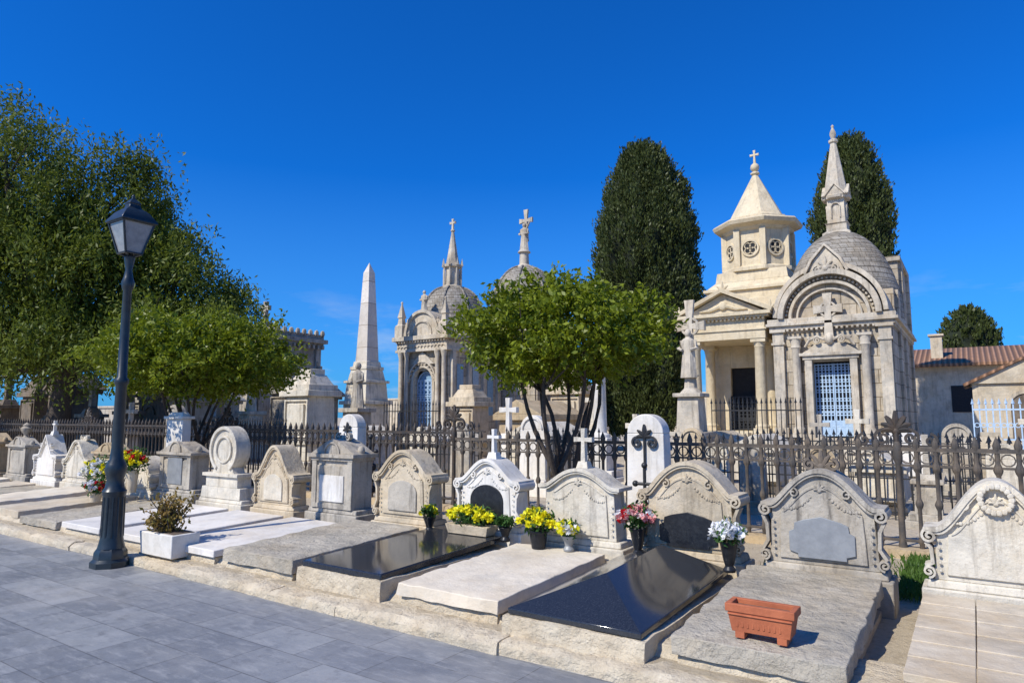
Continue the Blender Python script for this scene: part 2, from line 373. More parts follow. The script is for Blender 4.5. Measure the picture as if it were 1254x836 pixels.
# ------------------------------------------------------------------ grave slabs
def grave_slab(u,w,mat,label,zf=.30,zb=.36,th=.10,v0=4.25,v1=6.05,kind='flat',base=ROUGH,tilt=0):
    t=thing('grave_slab',label,'grave slab',(u,v0,0),rot=tilt,group='grave slabs along the pavement')
    L=v1-v0; m=MB()
    if kind=='hip':
        h=.17
        a=[m.v(-w/2,0,zf-th),m.v(w/2,0,zf-th),m.v(w/2,L,zb-th),m.v(-w/2,L,zb-th)]
        b=[m.v(-w/2,0,zf-.04),m.v(w/2,0,zf-.04),m.v(w/2,L,zb-.04),m.v(-w/2,L,zb-.04)]
        c0=m.v(0,L*.30,zf+h); c1=m.v(0,L*.88,zb+h*.9)
        m.f(a[::-1])
        for i in range(4): m.f([a[i],a[(i+1)%4],b[(i+1)%4],b[i]])
        m.f([b[0],b[1],c0]); m.f([b[1],b[2],c1]); m.f([b[1],c1,c0]); m.f([b[2],b[3],c1]); m.f([b[3],b[0],c0]); m.f([b[3],c0,c1])
        finish(m,'slab',t,mat,.006,ang=4)
    elif kind=='tiles':
        for i in range(3):
            for j in range(6):
                x0=-w/2+w*i/3; y0=L*j/6; z=zf+(zb-zf)*j/6
                m.box(x0+.003,x0+w/3-.003,y0+.003,y0+L/6-.003,z-.04,z+.006)
        finish(m,'slab',t,mat,.004)
        m=MB(); m.box(-w/2+.005,w/2-.005,.005,L,zf-th,zf-.002); finish(m,'bed',t,base,.01)
    else:
        nx,ny=16,26
        am=.009 if mat in (ROUGHG,TILESL,SLABW) else .0
        def P(x,y,top):
            z=zf+(zb-zf)*y/L
            if not top: z-=th
            p=Vector((x,y,z)); q=noise.noise_vector((p+Vector((u*7,0,0)))*7)*am
            if abs(abs(x)-w/2)<1e-4 or y<1e-4: q+=Vector((-math.copysign(1,x) if abs(abs(x)-w/2)<1e-4 else 0,1 if y<1e-4 else 0,-.5 if top else 0))*max(0,noise.noise(p*8+Vector((u,3,1)))+.1)*am*4
            return m.v(*(p+q))
        T=[[P(-w/2+w*i/nx,L*j/ny,1) for j in range(ny+1)] for i in range(nx+1)]
        B=[[P(-w/2+w*i/nx,L*j/ny,0) if (i in(0,nx) or j in (0,ny)) else None for j in range(ny+1)] for i in range(nx+1)]
        for i in range(nx):
            for j in range(ny): m.f([T[i][j],T[i+1][j],T[i+1][j+1],T[i][j+1]])
            m.f([B[i][0],B[i+1][0],T[i+1][0],T[i][0]]); m.f([B[i][ny],T[i][ny],T[i+1][ny],B[i+1][ny]])
        for j in range(ny):
            m.f([B[0][j],T[0][j],T[0][j+1],B[0][j+1]]); m.f([B[nx][j],B[nx][j+1],T[nx][j+1],T[nx][j]])
        finish(m,'slab',t,mat,.006 if am else .01,ang=50)
    e=.03 if mat is not GRAN else -.03
    m=MB(); rough_block(m,-w/2+e,w/2-e,e,L+.25,.02,zf-th+.005,.012,(12,12,3),u); finish(m,'base',t,base)
    return t
grave_slab(.09,.98,TILESL,'beige grave slab paved with square stone tiles',zf=.30,zb=.34,kind='tiles')
grave_slab(-1.17,1.02,ROUGHG,'weathered grey stone grave slab carrying a terracotta planter',zf=.28,zb=.40,th=.12)
grave_slab(-2.37,1.04,GRAN,'polished black granite grave slab with hipped top',zf=.31,zb=.37,th=.08,kind='hip',v0=4.18)
grave_slab(-3.55,1.04,SLABW,'smooth cream stone grave slab between two black ones',zf=.28,zb=.33,th=.10)
grave_slab(-4.76,1.02,GRAN,'flat polished black granite grave slab on a stone bed',zf=.32,zb=.38,th=.05)
grave_slab(-5.98,1.12,ROUGHG,'weathered grey stone grave slab with chipped edge',zf=.30,zb=.37,th=.13)
grave_slab(-7.22,1.04,SLABP,'low white stone grave slab beside a planter',zf=.25,zb=.30,th=.07)
grave_slab(-8.45,1.06,SLABP,'low white stone grave slab behind the street lamp',zf=.25,zb=.30,th=.07)
grave_slab(-9.72,1.04,SLABP,'bright white marble grave slab',zf=.25,zb=.30,th=.07)
for i,u in enumerate([-11.0,-12.35,-13.7,-15.0,-16.35,-17.7,-19.1,-20.5,-21.9,-23.3]):
    grave_slab(u,[1.1,1.0,1.16][i%3],[ROUGHG,TILESL,SLABW][i%3],['worn beige grey stone grave slab','worn sandy stone grave slab','worn pale stone grave slab'][i%3],zf=.22+.03*(i%4),zb=.28+.03*(i%3),th=.1,v0=4.25+.08*(i%3),tilt=R([1,-1.2,.4][i%3]))
# ------------------------------------------------------------------ headstones
def ogee(W,z0,H,n=18,p=1.0,xs=.80):
    pts=[]
    for i in range(-n,n+1):
        t=1-abs(i)/n
        z=z0+(H-z0)*(.5-.5*math.cos(PI*t**p)); pts.append((W*xs*i/n,z))
    return pts[::-1]
def headstone(u,w,h,kind='ogee',mat=CREAM,label='',plaque=None,orn=None,z0=.28,v=6.15,d=.24,ornh=.2,ornmat=None,volute=True,carve=True,zf=.56,p=.85):
    t=thing('headstone',label,'headstone',(u,v,z0),group='headstones in the front row')
    W=w/2; H=h
    m=MB(); m.box(-W-.02,W+.02,-.05,d+.06,-.22,.07); m.box(-W+.01,W-.01,-.025,d+.03,.07,.13,.015,.015); finish(m,'plinth',t,mat,.012)
    m=MB(); mo=MB()
    if kind in('ogee','arch','gable'):
        zs=zf*H
        if kind=='ogee': top=ogee(W,zs,H-.03,p=p)
        elif kind=='arch': top=arc(0,zs,W*.80,0,180,24,rz=H-.03-zs)
        else: top=[(W*.8,zs),(W*.5,zs+.02),(0,H-.03),(-W*.5,zs+.02),(-W*.8,zs)]
        body=[(-W*.86,.13),(W*.86,.13),(W*.84,zs*.5),(W*.80,zs)]+top[1:-1]+[(-W*.80,zs),(-W*.84,zs*.5)]
        m.prism(body,0,d)
        s=.80
        pan=[(x*s,.17+(z-.13)*s) for x,z in body]; m.prism(pan,-.018,.03)
        mo.band([(W*.97,zs-.005)]+top+[(-W*.97,zs-.005)],.036,-.045,d+.03)
        mo.band([(W*.93,zs-.030)]+[(x*.95,z-.028-.01*(z-zs)) for x,z in top]+[(-W*.93,zs-.030)],.018,-.034,.02)
        mo.band([(x*s*.94,.19+(z-.13)*s*.94) for x,z in top],.010,-.026,.0)
        if volute:
            for q in(-1,1):
                mo.band(spiral(q*W*.90,zs-.050,.054,d=q),.018,-.048,d+.02)
                mo.band(spiral(q*W*.93,.19,.045,d=q,start=-90),.015,-.042,.06)
                mo.band([(q*W*.95,zs-.1),(q*W*.88,zs*.72),(q*W*.87,zs*.5),(q*W*.97,.23)],.026,-.035,.10)
                mo.band(spiral(q*W*.42,H*.80-.03,.04,d=-q,turns=1.2),.012,-.036,.02)
        if carve:
            for q in(-1,1):
                for i in range(11):
                    a=i/10; mo.ball(q*(W*.15+W*.45*a),-.022,H*.80-.10*a-.04*math.sin(PI*a)-(.06 if kind=='ogee' else .02),.010+.005*(i%2),sy=.6,seg=6)
                for i in range(6): mo.ball(q*W*.77,-.022,.2+.055*i,.012,sy=.5,seg=6)
            palmette(mo,0,H*.80,.07,y=-.028,n=5)
            mo.ball(0,-.022,H*.80,.022,sy=.6)
    elif kind=='block':
        m.box(-W*.78,W*.78,0,d,.13,H*.72); m.box(-W*.66,W*.66,-.018,.03,.18,H*.66)
        mo.box(-W*.84,W*.84,-.04,d+.03,H*.72,H*.76); mo.box(-W*.93,W*.93,-.07,d+.05,H*.76,H*.81,-.0,0)
        mo.prism([(-W*.88,H*.81),(W*.88,H*.81),(W*.3,H*.95),(0,H),(-W*.3,H*.95)],-.03,d)
        for q in(-1,1):
            mo.cbox(q*W*.72,-.005,W*.18,.06,.13,H*.72)
            mo.ball(q*W*.78,d*.4,H*.85,.05,sz=1.3)
        mo.box(-W*.8,W*.8,-.03,.02,.13,.19)
        mo.band(arc(0,H*.81,W*.3,0,180,12),.025,-.05,.02)
    elif kind=='disc':
        m.box(-W*.9,W*.9,-.02,d,.13,.30,.02,.01); m.box(-W*.72,W*.72,0,d,.30,.48)
        m.prism(arc(0,H-W*.62,W*.62,-60,240,30),.03,d-.02)
        mo.box(-W*.8,W*.8,-.04,d+.02,.46,.51)
        mo.band(arc(0,H-W*.62,W*.58,-60,240,30),.05,-.005,d)
        mo.band(arc(0,H-W*.62,W*.34,0,360,24),.03,0,.05)
        m.prism([(-W*.5,.5),(W*.5,.5),(W*.3,H-W*.9),(-W*.3,H-W*.9)],.02,d-.02)
    elif kind=='stele':
        m.box(-W*.8,W*.8,0,d,.13,H*.82,.03,.01); m.prism(arc(0,H*.82,W*.8-.03,0,180,18,rz=H*.18),.01,d-.01)
        mo.box(-W*.9,W*.9,-.03,d+.02,H*.78,H*.82); mo.band(arc(0,H*.82,W*.72,0,180,18,rz=H*.15),.03,-.012,.03)
    finish(m,'body',t,mat,.006); finish(mo,'moulding',t,mat,.004)
    if plaque:
        pm,sh,pw,ph,pz=plaque; m=MB(); a=pw/2; y=-.036
        if sh=='rect': poly=[(-a,pz),(a,pz),(a,pz+ph),(-a,pz+ph)]
        elif sh=='arch': poly=[(-a,pz),(a,pz)]+arc(0,pz+ph*.6,a,0,180,16,rz=ph*.4)
        else:
            q=.13*pw
            poly=[(-a+q,pz),(a-q,pz),(a-q,pz+.03),(a,pz+.05),(a,pz+ph*.6),(a-q*.6,pz+ph*.66),(a-q*.7,pz+ph*.82)]+[(a*.55,pz+ph*.9),(0,pz+ph),(-a*.55,pz+ph*.9)]+[(-a+q*.7,pz+ph*.82),(-a+q*.6,pz+ph*.66),(-a,pz+ph*.6),(-a,pz+.05),(-a+q,pz+.03)]
        m.prism(poly,y,-.012)
        finish(m,'plaque',t,pm,.003)
    if orn:
        m=MB(); om=ornmat or mat
        if orn=='palmette':
            palmette(m,0,H-.03,ornh,y=d/2,n=7); m.ball(0,d/2,H,.035)
            for q in(-1,1): m.band(spiral(q*.09,H+.015,.05,d=q,turns=1.3),.02,d/2-.03,d/2+.03)
        elif orn=='cross':
            m.cbox(0,d/2,.14,.12,H-.03,H+.05,.02,.02); cross(m,0,H+.05,ornh,y0=d/2-.03,y1=d/2+.03)
        elif orn=='wreath':
            for i in range(18):
                a=2*PI*i/18; m.ball(.095*math.cos(a),-.05,H-.15+.095*math.sin(a),.024,sy=.8,seg=7)
        elif orn=='urn':
            m.lathe([(.06,0),(.03,.05),(.10,.14),(.11,.2),(.06,.24),(.07,.27),(0,.33)],12,0,d/2,H-.02)
        finish(m,'ornament',t,om)
    return t
headstone(.09,.96,.90,'ogee',WHITEW,'white carved headstone with a round wreath on its crest',None,'wreath',z0=.30)
headstone(-1.10,.97,.93,'ogee',GREY,'weathered carved headstone with grey metal plaque and palmette',(METPL,'fancy',.50,.34,.19),'palmette',z0=.30,ornh=.17,zf=.66,p=.7,ornmat=DARKST)
headstone(-2.23,.97,.95,'ogee',CREAM,'cream carved headstone with black slate plaque between two vases',(SLATE,'fancy',.54,.32,.16),None,z0=.30,zf=.68,p=.6)
headstone(-3.37,.96,.84,'ogee',WHITEW,'pale stone headstone topped by a small white cross',None,'cross',z0=.30,ornh=.34,volute=False,zf=.76,p=.7)
headstone(-4.52,.90,.86,'ogee',WHITE,'squarish white headstone with arched black plaque and cross',(SLATE,'arch',.44,.42,.14),'cross',z0=.34,ornh=.26,zf=.70,p=.8)
headstone(-5.79,.98,.96,'ogee',CREAM,'cream headstone with curved scroll gable and blank plaque',(GREY,'arch',.46,.36,.22),None,z0=.30,zf=.68,p=.65)
headstone(-7.06,.96,1.04,'block',GREY,'grey block headstone with white marble plaque and cornice',(WHITE,'rect',.46,.34,.22),'palmette',z0=.32,d=.34,ornh=.1)
headstone(-8.28,.94,.98,'ogee',CREAM,'cream scroll headstone with blank oval panel',(WHITEW,'arch',.4,.36,.2),None,z0=.28)
headstone(-9.58,1.14,1.22,'disc',WHITEW,'pale stone headstone with large round medallion top',None,None,z0=.28)
headstone(-10.85,1.12,.88,'block',GREY,'grey block headstone with square pale plaque',(METPL,'rect',.42,.42,.2),None,z0=.36,d=.3)
headstone(-12.0,.9,.7,'arch',WHITEW,'small pale headstone behind bouquets',None,None,z0=.28)
headstone(-13.2,1.0,.9,'block',TAN,'tan block headstone with stepped cornice',None,None,z0=.28)
headstone(-14.35,1.1,.9,'ogee',WHITEW,'white scroll headstone with curved crest',None,'palmette',z0=.32,ornh=.1)
headstone(-15.7,1.1,1.0,'gable',WHITE,'white gabled headstone with small cross',None,'cross',z0=.30,ornh=.22)
headstone(-17.1,1.1,.9,'block',GREY,'dark grey block headstone with urn',None,'urn',z0=.32)
headstone(-18.5,1.0,1.0,'block',TAN,'tan block headstone near the fence',None,None)
headstone(-19.9,1.0,1.1,'stele',GREY,'tall grey rounded headstone near the fence',None,'cross',ornh=.3)
# ------------------------------------------------------------------ steles and iron grave crosses
t=thing('stele','tall white rounded stele with black iron fleur ornament','gravestone',(-3.26,7.55,.1))
m=MB(); m.cbox(0,.15,.62,.36,0,.12); m.cbox(0,.15,.5,.24,.12,1.35,.02,.01); m.T=Matrix.Translation((0,.15,0)); m.prism(arc(0,1.35,.23,0,180,18),-.11,.11); m.T=Matrix.Identity(4); finish(m,'body',t,WHITE,.01)
m=MB(); palmette(m,0,1.3,.16,y=.02,n=5,th=.12)
for q in(-1,1): m.band(spiral(q*.09,1.24,.07,d=q,turns=1.3),.025,.0,.03)
m.tube([(0,.02,.95),(0,.02,1.35)],[.015,.015],6); finish(m,'fleur_ornament',t,IRONB)
t=thing('grave_cross','slender black iron grave cross with fleur tips','grave cross',(-3.02,7.0,.1))
m=MB(); m.tube([(0,0,0),(0,0,1.0)],[.022,.018],8); m.tube([(-.1,0,.82),(.1,0,.82)],[.018,.018],8)
for x,z in((0,1.02),(-.11,.82),(.11,.82)): m.ball(x,0,z,.035)
for z in (.3,.45,.6):
    for q in(-1,1): m.band(spiral(q*.06,z,.05,d=q,turns=1.2),.02,-.012,.012)
finish(m,'ironwork',t,IRONB)
t=clone(t,(-7.0,6.75,.35),label='black iron grave cross behind a grey headstone')
def small_stele(u,v,w,h,mat,label,top='round'):
    t=thing('stele',label,'gravestone',(u,v,.1)); m=MB()
    m.cbox(0,0,w+.1,.34,0,.1); m.cbox(0,0,w,.2,.1,h-w/2 if top=='round' else h,.01,.01)
    if top=='round': m.prism(arc(0,h-w/2,w/2-.012,0,180,14),-.09,.09)
    elif top=='cap': m.cbox(0,0,w+.08,.28,h,h+.06); m.cbox(0,0,w-.05,.18,h+.06,h+.14,.05,.03)
    finish(m,'body',t,mat,.01)
    if top=='round':
        m=MB(); palmette(m,0,h-w/2-.05,.13,y=-.11,n=5,th=.12); m.tube([(0,-.11,h-w/2-.35),(0,-.11,h-w/2)],[.012,.012],6); finish(m,'fleur_ornament',t,IRONB)
    return t
small_stele(-7.75,7.1,.42,1.6,WHITE,'narrow white stele with iron fleur')
small_stele(-13.4,7.6,.6,1.5,WHITE,'white squared grave stele by the fence','cap')
# ------------------------------------------------------------------ iron fence
def make_panel(mat,label,fat=1.0,step=.2,crest=.26):
    t=thing('iron_fence',label,'fence',(0,8.9,.12),group='railing panels behind the front graves')
    L=6.5; k=fat
    m=MB(); m.cbox(L/2,0,L,.05,1.14,1.185); m.cbox(L/2,0,L,.03,.97,.995)
    N=int(L/step)
    for i in range(N): m.band(arc(step*(i+.5),1.068,step*.34,0,360,10,rz=.062),.014,-.010,.010)
    finish(m,'top_rail',t,mat,.0)
    m=MB(); m.cbox(L/2,0,L,.04,.14,.17); finish(m,'bottom_rail',t,mat,.004)
    pr=[(.022,0),(.022,.12),(.034,.14),(.034,.16),(.02,.2),(.018,.5),(.03,.53),(.038,.56),(.03,.59),(.018,.62),(.020,.9),(.034,.93),(.042,.96),(.032,1.0),(.022,1.03),(.022,1.14),(.03,1.18),(.036,1.22),(.024,1.26),(0,1.32)]
    m=MB(); m.lathe([(r*k,z) for r,z in pr],8)
    b=finish(m,'baluster',t,mat); b.location=(step,0,0)
    for i in range(2,N):
        c=b.copy(); col.objects.link(c); c.parent=t; c.location=(step*i,0,0)
    m=MB(); m.lathe([(.045,0),(.045,.1),(.035,.14),(.03,1.0),(.05,1.05),(.05,1.15),(.045,1.2),(.03,1.25)],10,L,0); finish(m,'post',t,mat)
    m=MB(); s=crest/.26
    palmette(m,L,1.36,crest,n=7,th=.12); m.tube([(L,0,1.2),(L,0,1.42)],[.03,.03],8); m.ball(L,0,1.37,.055,sy=.6)
    for q in(-1,1):
        m.band(spiral(L+q*.15*s,1.20+.10*s,.10*s,d=q,turns=1.4),.03,-.018,.018); m.band(spiral(L+q*.36*s,1.20+.07*s,.08*s,d=q,turns=1.3),.026,-.018,.018)
        m.band([(L+q*.05,1.20),(L+q*.3,1.20),(L+q*.5,1.21),(L+q*.65,1.19)],.022,-.015,.015)
    finish(m,'crest_ornament',t,IRON)
    return t
fp=make_panel(IRON,'dark wrought iron railing panel with scrolled palmette crest',1.0,.17,.24); fp.location=(-13.75,8.9,.12); fp.scale=(1,1,1.08)
for u in (-20.25,-26.75,-33.25): clone(fp,(u,8.9,.12),scale=(1,1,1.12))
fr=make_panel(IRONR,'grey brown iron railing panel with baluster bars and palmette crest',1.1,.185,.24); fr.location=(-7.25,8.9,.12)
clone(fr,(-.75,8.9,.12))
m=MB(); x=-34
while x<6:
    L=random.uniform(.8,1.3); rough_block(m,x,x+L-.01,8.72,9.08,0,.20,.01,(6,3,2),x); x+=L
o=finish(m,'fence_footing',None,TAN); o["kind"]="structure"
# ------------------------------------------------------------------ street lamp
t=thing('street_lamp','dark green cast iron street lamp with four-sided lantern','street lamp',(-8.05,3.86,0))
m=MB()
m.lathe([(.20,0),(.20,.06),(.17,.09),(.165,.16),(.14,.2)],8,rot=PI/8)
m.lathe([(.14,.2),(.125,.26),(.11,.35),(.105,.75),(.12,.78),(.125,.82),(.10,.86),(.085,.95),(.10,1.0),(.115,1.06),(.10,1.12),(.07,1.18),(.062,1.3),(.058,2.0),(.075,2.03),(.075,2.07),(.052,2.1),(.045,3.1),(.06,3.13),(.07,3.2),(.05,3.26),(.035,3.35),(.06,3.5),(.02,3.56)],20)
for i in range(12):
    a=2*PI*i/12; m.tube([(.108*math.cos(a),.108*math.sin(a),.32),(.104*math.cos(a),.104*math.sin(a),.76)],[.012,.012],5)
finish(m,'post',t,LAMPM)
m=MB()
for i in range(4):
    a=PI/4+i*PI/2; b=a+PI/2
    p0=(.13*math.cos(a),.13*math.sin(a),3.54); p1=(.25*math.cos(a),.25*math.sin(a),3.90)
    q0=(.13*math.cos(b),.13*math.sin(b),3.54); q1=(.25*math.cos(b),.25*math.sin(b),3.90)
    m.tube([p0,p1],.013,6); m.tube([p0,q0],.013,6); m.tube([p1,q1],.016,6)
    m.tube([(0,0,3.5),p0],.012,6)
lan=finish(m,'lantern',t,LAMPM)
m=MB(); m.lathe([(.12,3.55),(.24,3.89)],4,rot=PI/4); finish(m,'glass',lan,GLASS)
m=MB(); m.lathe([(.29,3.90),(.29,3.92),(.19,4.03),(.11,4.08),(.095,4.09),(.085,4.13),(.10,4.14),(.045,4.19),(.018,4.21),(.025,4.23),(0,4.27)],4,rot=PI/4); finish(m,'roof',lan,LAMPM,.006)
# ------------------------------------------------------------------ trees
def limb(m,p0,p1,r0,r1,bend=.15,seg=8,n=6):
    p0=Vector(p0);p1=Vector(p1); off=Vector((random.uniform(-1,1),random.uniform(-1,1),random.uniform(-.3,.3)))*bend*(p1-p0).length
    pts=[p0.lerp(p1,i/n)+off*math.sin(PI*i/n) for i in range(n+1)]
    m.tube(pts,[r0+(r1-r0)*i/n for i in range(n+1)],seg); return pts
def citrus(u,v,rx,zc,rz,fork,label,nsprig=1500,per=22,z0=.1,leaf=.10):
    t=thing('orange_tree',label,'tree',(u,v,z0),group='round-crowned citrus trees')
    m=MB()
    for k in range(3):
        a=2*PI*k/3+.6
        tr=limb(m,(.05*math.cos(a),.05*math.sin(a),-.05),(.16*math.cos(a),.16*math.sin(a),fork),.060,.046,.05,9)
        for i in range(3):
            a1=a+(i-1)*.75+random.uniform(-.2,.2); e=(math.cos(a1)*rx*.48,math.sin(a1)*rx*.48,zc-.2*rz+random.uniform(-.1,.2))
            b=limb(m,tr[-1-(i%2)],e,.038,.018,.12)
            for j in range(4):
                a2=a1+random.uniform(-.9,.9); e2=(math.cos(a2)*rx*random.uniform(.5,.85),math.sin(a2)*rx*random.uniform(.5,.85),zc+rz*random.uniform(-.4,.6))
                limb(m,b[random.choice((4,5,6))],e2,.016,.005,.15,6)
    finish(m,'trunk',t,BARK)
    # sprigs of leaves spread through the crown volume, radiating outwards
    P=[];B=[]
    for i in range(nsprig):
        d=rng.normal(size=3); d/=np.linalg.norm(d); rr=rng.uniform(.15,1.0)**.42
        D=Vector(d)
        gap=noise.noise(D*3.4+Vector((u*3,v,1)))
        if gap<-.28 and rng.random()<.8: continue
        lum=1+.26*noise.noise(D*1.7+Vector((u,v,0)))+.22*noise.noise(D*4.2+Vector((v,u,0)))
        z=d[2]; z=z if z>-.7 else -.7+.2*(z+.7)
        c=np.array((d[0]*rx*rr*lum,d[1]*rx*rr*lum,zc+z*rz*rr*lum))
        L=rng.uniform(.14,.30)*rx/1.4; out=d+np.array((0,0,.35))+rng.normal(size=3)*.35; out/=np.linalg.norm(out)
        s=rng.uniform(0,1,(per,1))
        P.append(c+out*L*s+rng.normal(size=(per,3))*.045*rx/1.4); B.append(np.repeat([out*.6],per,0))
    P=np.concatenate(P);B=np.concatenate(B)
    leaves('crown',t,ORLEAF,P,leaf,bias=B+np.array((0,0,-.2)),spread=.8,aspect=.46)
    return t
citrus(-4.78,8.25,1.36,2.66,.70,.75,'small citrus tree with rounded yellow-green crown behind the headstones',nsprig=1500,per=22,leaf=.088)
citrus(-13.85,8.2,1.90,2.78,.82,.9,'citrus tree with wide flat yellow-green crown behind the railing',nsprig=1700,per=22,leaf=.105)
def cypress(u,v,H,Rm,label,prof,n=26000,seed=1,leaf=.26,lean=(0,0),rag=.22):
    t=thing('cypress_tree',label,'tree',(u,v,.1))
    m=MB(); m.lathe([(.28,0),(.22,1.5),(.1,H*.6)],10); finish(m,'trunk',t,BARK)
    ts=[p[0] for p in prof]; rs=[p[1] for p in prof]
    def rad(tt,th):
        z=tt*H; c_,s_=math.cos(th),math.sin(th)
        q=Vector((c_*1.3,s_*1.3,z*.30+seed*7))
        v_=Vector((c_*3.0,s_*3.0,z*.85+seed*3))
        return np.interp(tt,ts,rs)*Rm*(1+.26*noise.noise(q)+rag*noise.noise(v_)+.12*noise.noise(v_*2.3))
    def ax(tt): return lean[0]*math.sin(tt*2.2),lean[1]*math.sin(tt*2.2)
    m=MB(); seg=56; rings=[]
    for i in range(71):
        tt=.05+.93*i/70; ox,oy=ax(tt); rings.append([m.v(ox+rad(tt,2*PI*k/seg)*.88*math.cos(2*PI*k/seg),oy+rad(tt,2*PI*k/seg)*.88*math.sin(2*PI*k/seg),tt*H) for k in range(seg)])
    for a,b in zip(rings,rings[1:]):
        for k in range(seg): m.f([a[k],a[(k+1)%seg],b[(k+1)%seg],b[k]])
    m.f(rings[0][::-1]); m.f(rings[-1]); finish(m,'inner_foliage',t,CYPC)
    P=[];NB=[]
    # upward tufts
    nt=n//14
    T=rng.uniform(.045,1,nt); TH=rng.uniform(0,2*PI,nt)
    for a,b in zip(T,TH):
        ox,oy=ax(a); r=rad(a,b)*rng.uniform(.86,.98)
        base=np.array((ox+r*math.cos(b),oy+r*math.sin(b),a*H)); o_=np.array((math.cos(b)*.45,math.sin(b)*.45,1.0))+rng.normal(size=3)*.12
        L=rng.uniform(.25,.60)
        s=rng.uniform(0,1,(14,1)); w_=.13*(1-.7*s)
        P.append(base+o_*L*s+rng.normal(size=(14,3))*w_); NB.append(np.repeat([o_],14,0))
    leaves('crown',t,CYPL,np.concatenate(P),leaf,bias=np.concatenate(NB)*1.4,spread=.45,aspect=.40)
    return t
cypress(-13.1,29.9,14.5,2.40,'tall dense dark green cypress tree',[(0,.5),(.1,.72),(.3,.9),(.5,1),(.68,1.0),(.78,.86),(.86,.68),(.92,.54),(.97,.38),(1,.14)],84000,1,leaf=.17,lean=(.40,.25))
cypress(-4.30,36.0,15.0,1.70,'dark cypress tree behind the chapels',[(0,.5),(.2,.85),(.5,.98),(.7,1),(.82,.88),(.90,.66),(.96,.42),(1,.12)],60000,2,leaf=.17)
cypress(0.0,72,11.0,2.3,'distant dark conifer beyond tiled roofs',[(0,.4),(.5,.9),(.65,1),(.8,.9),(.93,.5),(1,.05)],14000,3,leaf=.34)
cypress(-34,52,6.5,2.0,'distant dark rounded conifer beyond the tombs',[(0,.4),(.5,.9),(.65,1),(.8,.9),(.93,.5),(1,.05)],9000,4,leaf=.34)
cypress(-36.0,21.5,4.6,2.3,'dark rounded evergreen shrub behind tombs',[(0,.7),(.3,1),(.6,1),(.85,.7),(1,.1)],16000,5,leaf=.2)
cypress(-31.8,22.3,4.2,2.0,'dark rounded evergreen shrub by the cemetery wall',[(0,.7),(.3,1),(.6,1),(.85,.7),(1,.1)],16000,6,leaf=.2)
# pepper tree
t=thing('pepper_tree','large drooping pepper tree with feathery hanging foliage','tree',(-25,9.8,.1))
m=MB(); limb(m,(0,0,0),(.3,.3,3.2),.42,.3,.05,12)
cl=[(-1.5,10.0,2.6),(1.9,9.2,1.7),(2.6,8.0,1.5),(.3,7.4,2.5),(4.0,6.5,1.6),(5.2,5.4,1.2),(5.9,4.4,.9),(-4.2,9.5,2.9),(-3,6.0,2.8),(-6.2,8,2.8),(0,4.9,2.2),(2.3,5.4,1.9),(3.7,4.5,1.5),(-5.5,5,2.4),(-1.6,4.2,2.2),(1.2,4.0,1.7),(-4.2,4.0,2.2),(-7,4.5,2.4),(1.2,6.6,1.8),(-1.2,7.6,2.2)]
cl=[(s*.826+(i%3-1)*-.45,s*.5636+(i%3-1)*.7,z,r) for i,(s,z,r) in enumerate(cl)]
for c in cl:
    b=limb(m,(.3,.3,3.0),c[:3],.16,.05,.12,8)
    for j in range(3):
        d=Vector((random.uniform(-1,1),random.uniform(-1,1),random.uniform(-.2,1))).normalized()*c[3]*.7
        limb(m,b[-2],Vector(c[:3])+d,.04,.012,.12,5)
finish(m,'trunk',t,BARK)
S=[]
for cx,cy,cz,r in cl:
    for s in range(int(14*r)):
        d=rng.normal(size=3); d/=np.linalg.norm(d); d[2]=abs(d[2])*1.2-.3
        sc=np.array([cx,cy,cz])+d*r*rng.uniform(.45,1.0)
        sr=rng.uniform(.35,.75)
        for k in range(36):
            a=rng.normal(size=3)*sr*np.array((.6,.6,.42)); p=sc+a
            S.append((p[0],p[1],p[2],rng.uniform(.3,1.3) if rng.random()<.8 else rng.uniform(1.2,2.2),*(rng.normal(size=2)*.28)))
S=np.array(S); P=[]
for q in range(20):
    M=S[S[:,3]>q*.11]
    P.append(np.stack([M[:,0]+M[:,4]*q*.11,M[:,1]+M[:,5]*q*.11,M[:,2]-q*.11*.9],1)+rng.normal(size=(len(M),3))*.06)
P=np.concatenate(P)
leaves('crown',t,PEPL,P,.17,bias=(0,0,-.7),spread=.7,aspect=.34)
# ------------------------------------------------------------------ chapel (round gable, dome, spire)
def scale_dome(m,prof,seg,cx,cy,z,steps=14,lip=.03):
    pts=[]
    for i in range(steps):
        r0,z0=prof(i/steps); r1,z1=prof((i+1)/steps)
        pts.append((r0+lip,z0)); pts.append((r1+lip*.2,z1-.001))
    pts.append((0.02,prof(1)[1]))
    m.lathe(pts,seg,cx,cy,z)
def steps_(m,x0,x1,y,z0,z1,n,depth=.28):
    h=(z1-z0)/n
    for i in range(n): m.box(x0,x1,y-depth*(n-i),y+.02,z0+h*i,z0+h*(i+1))
def grille(m,x0,x1,z0,z1,y,nx=6,fat=1.0):
    for i in range(nx+1):
        x=x0+(x1-x0)*i/nx; m.cbox(x,y,.026*fat,.022,z0,z1)
    for z in (z0+.02,z0+(z1-z0)*.28,z0+(z1-z0)*.33,z0+(z1-z0)*.68,z1-.04): m.box(x0,x1,y-.014,y+.014,z,z+.03)
    for i in range(nx):
        x=x0+(x1-x0)*(i+.5)/nx; rr=(x1-x0)/nx*.42
        for z in (z0+(z1-z0)*.305,z0+(z1-z0)*.5,z0+(z1-z0)*.62,z0+(z1-z0)*.40,z0+(z1-z0)*.76,z0+(z1-z0)*.85,z0+(z1-z0)*.93,z0+(z1-z0)*.15): m.band(arc(x,z,rr,0,360,12),.02,y-.01,y+.01)
CH=thing('chapel','ornate stone mausoleum chapel with scaled dome, round gable and pinnacle','chapel',(-3.12,20,.1))
W=1.5
m=MB()
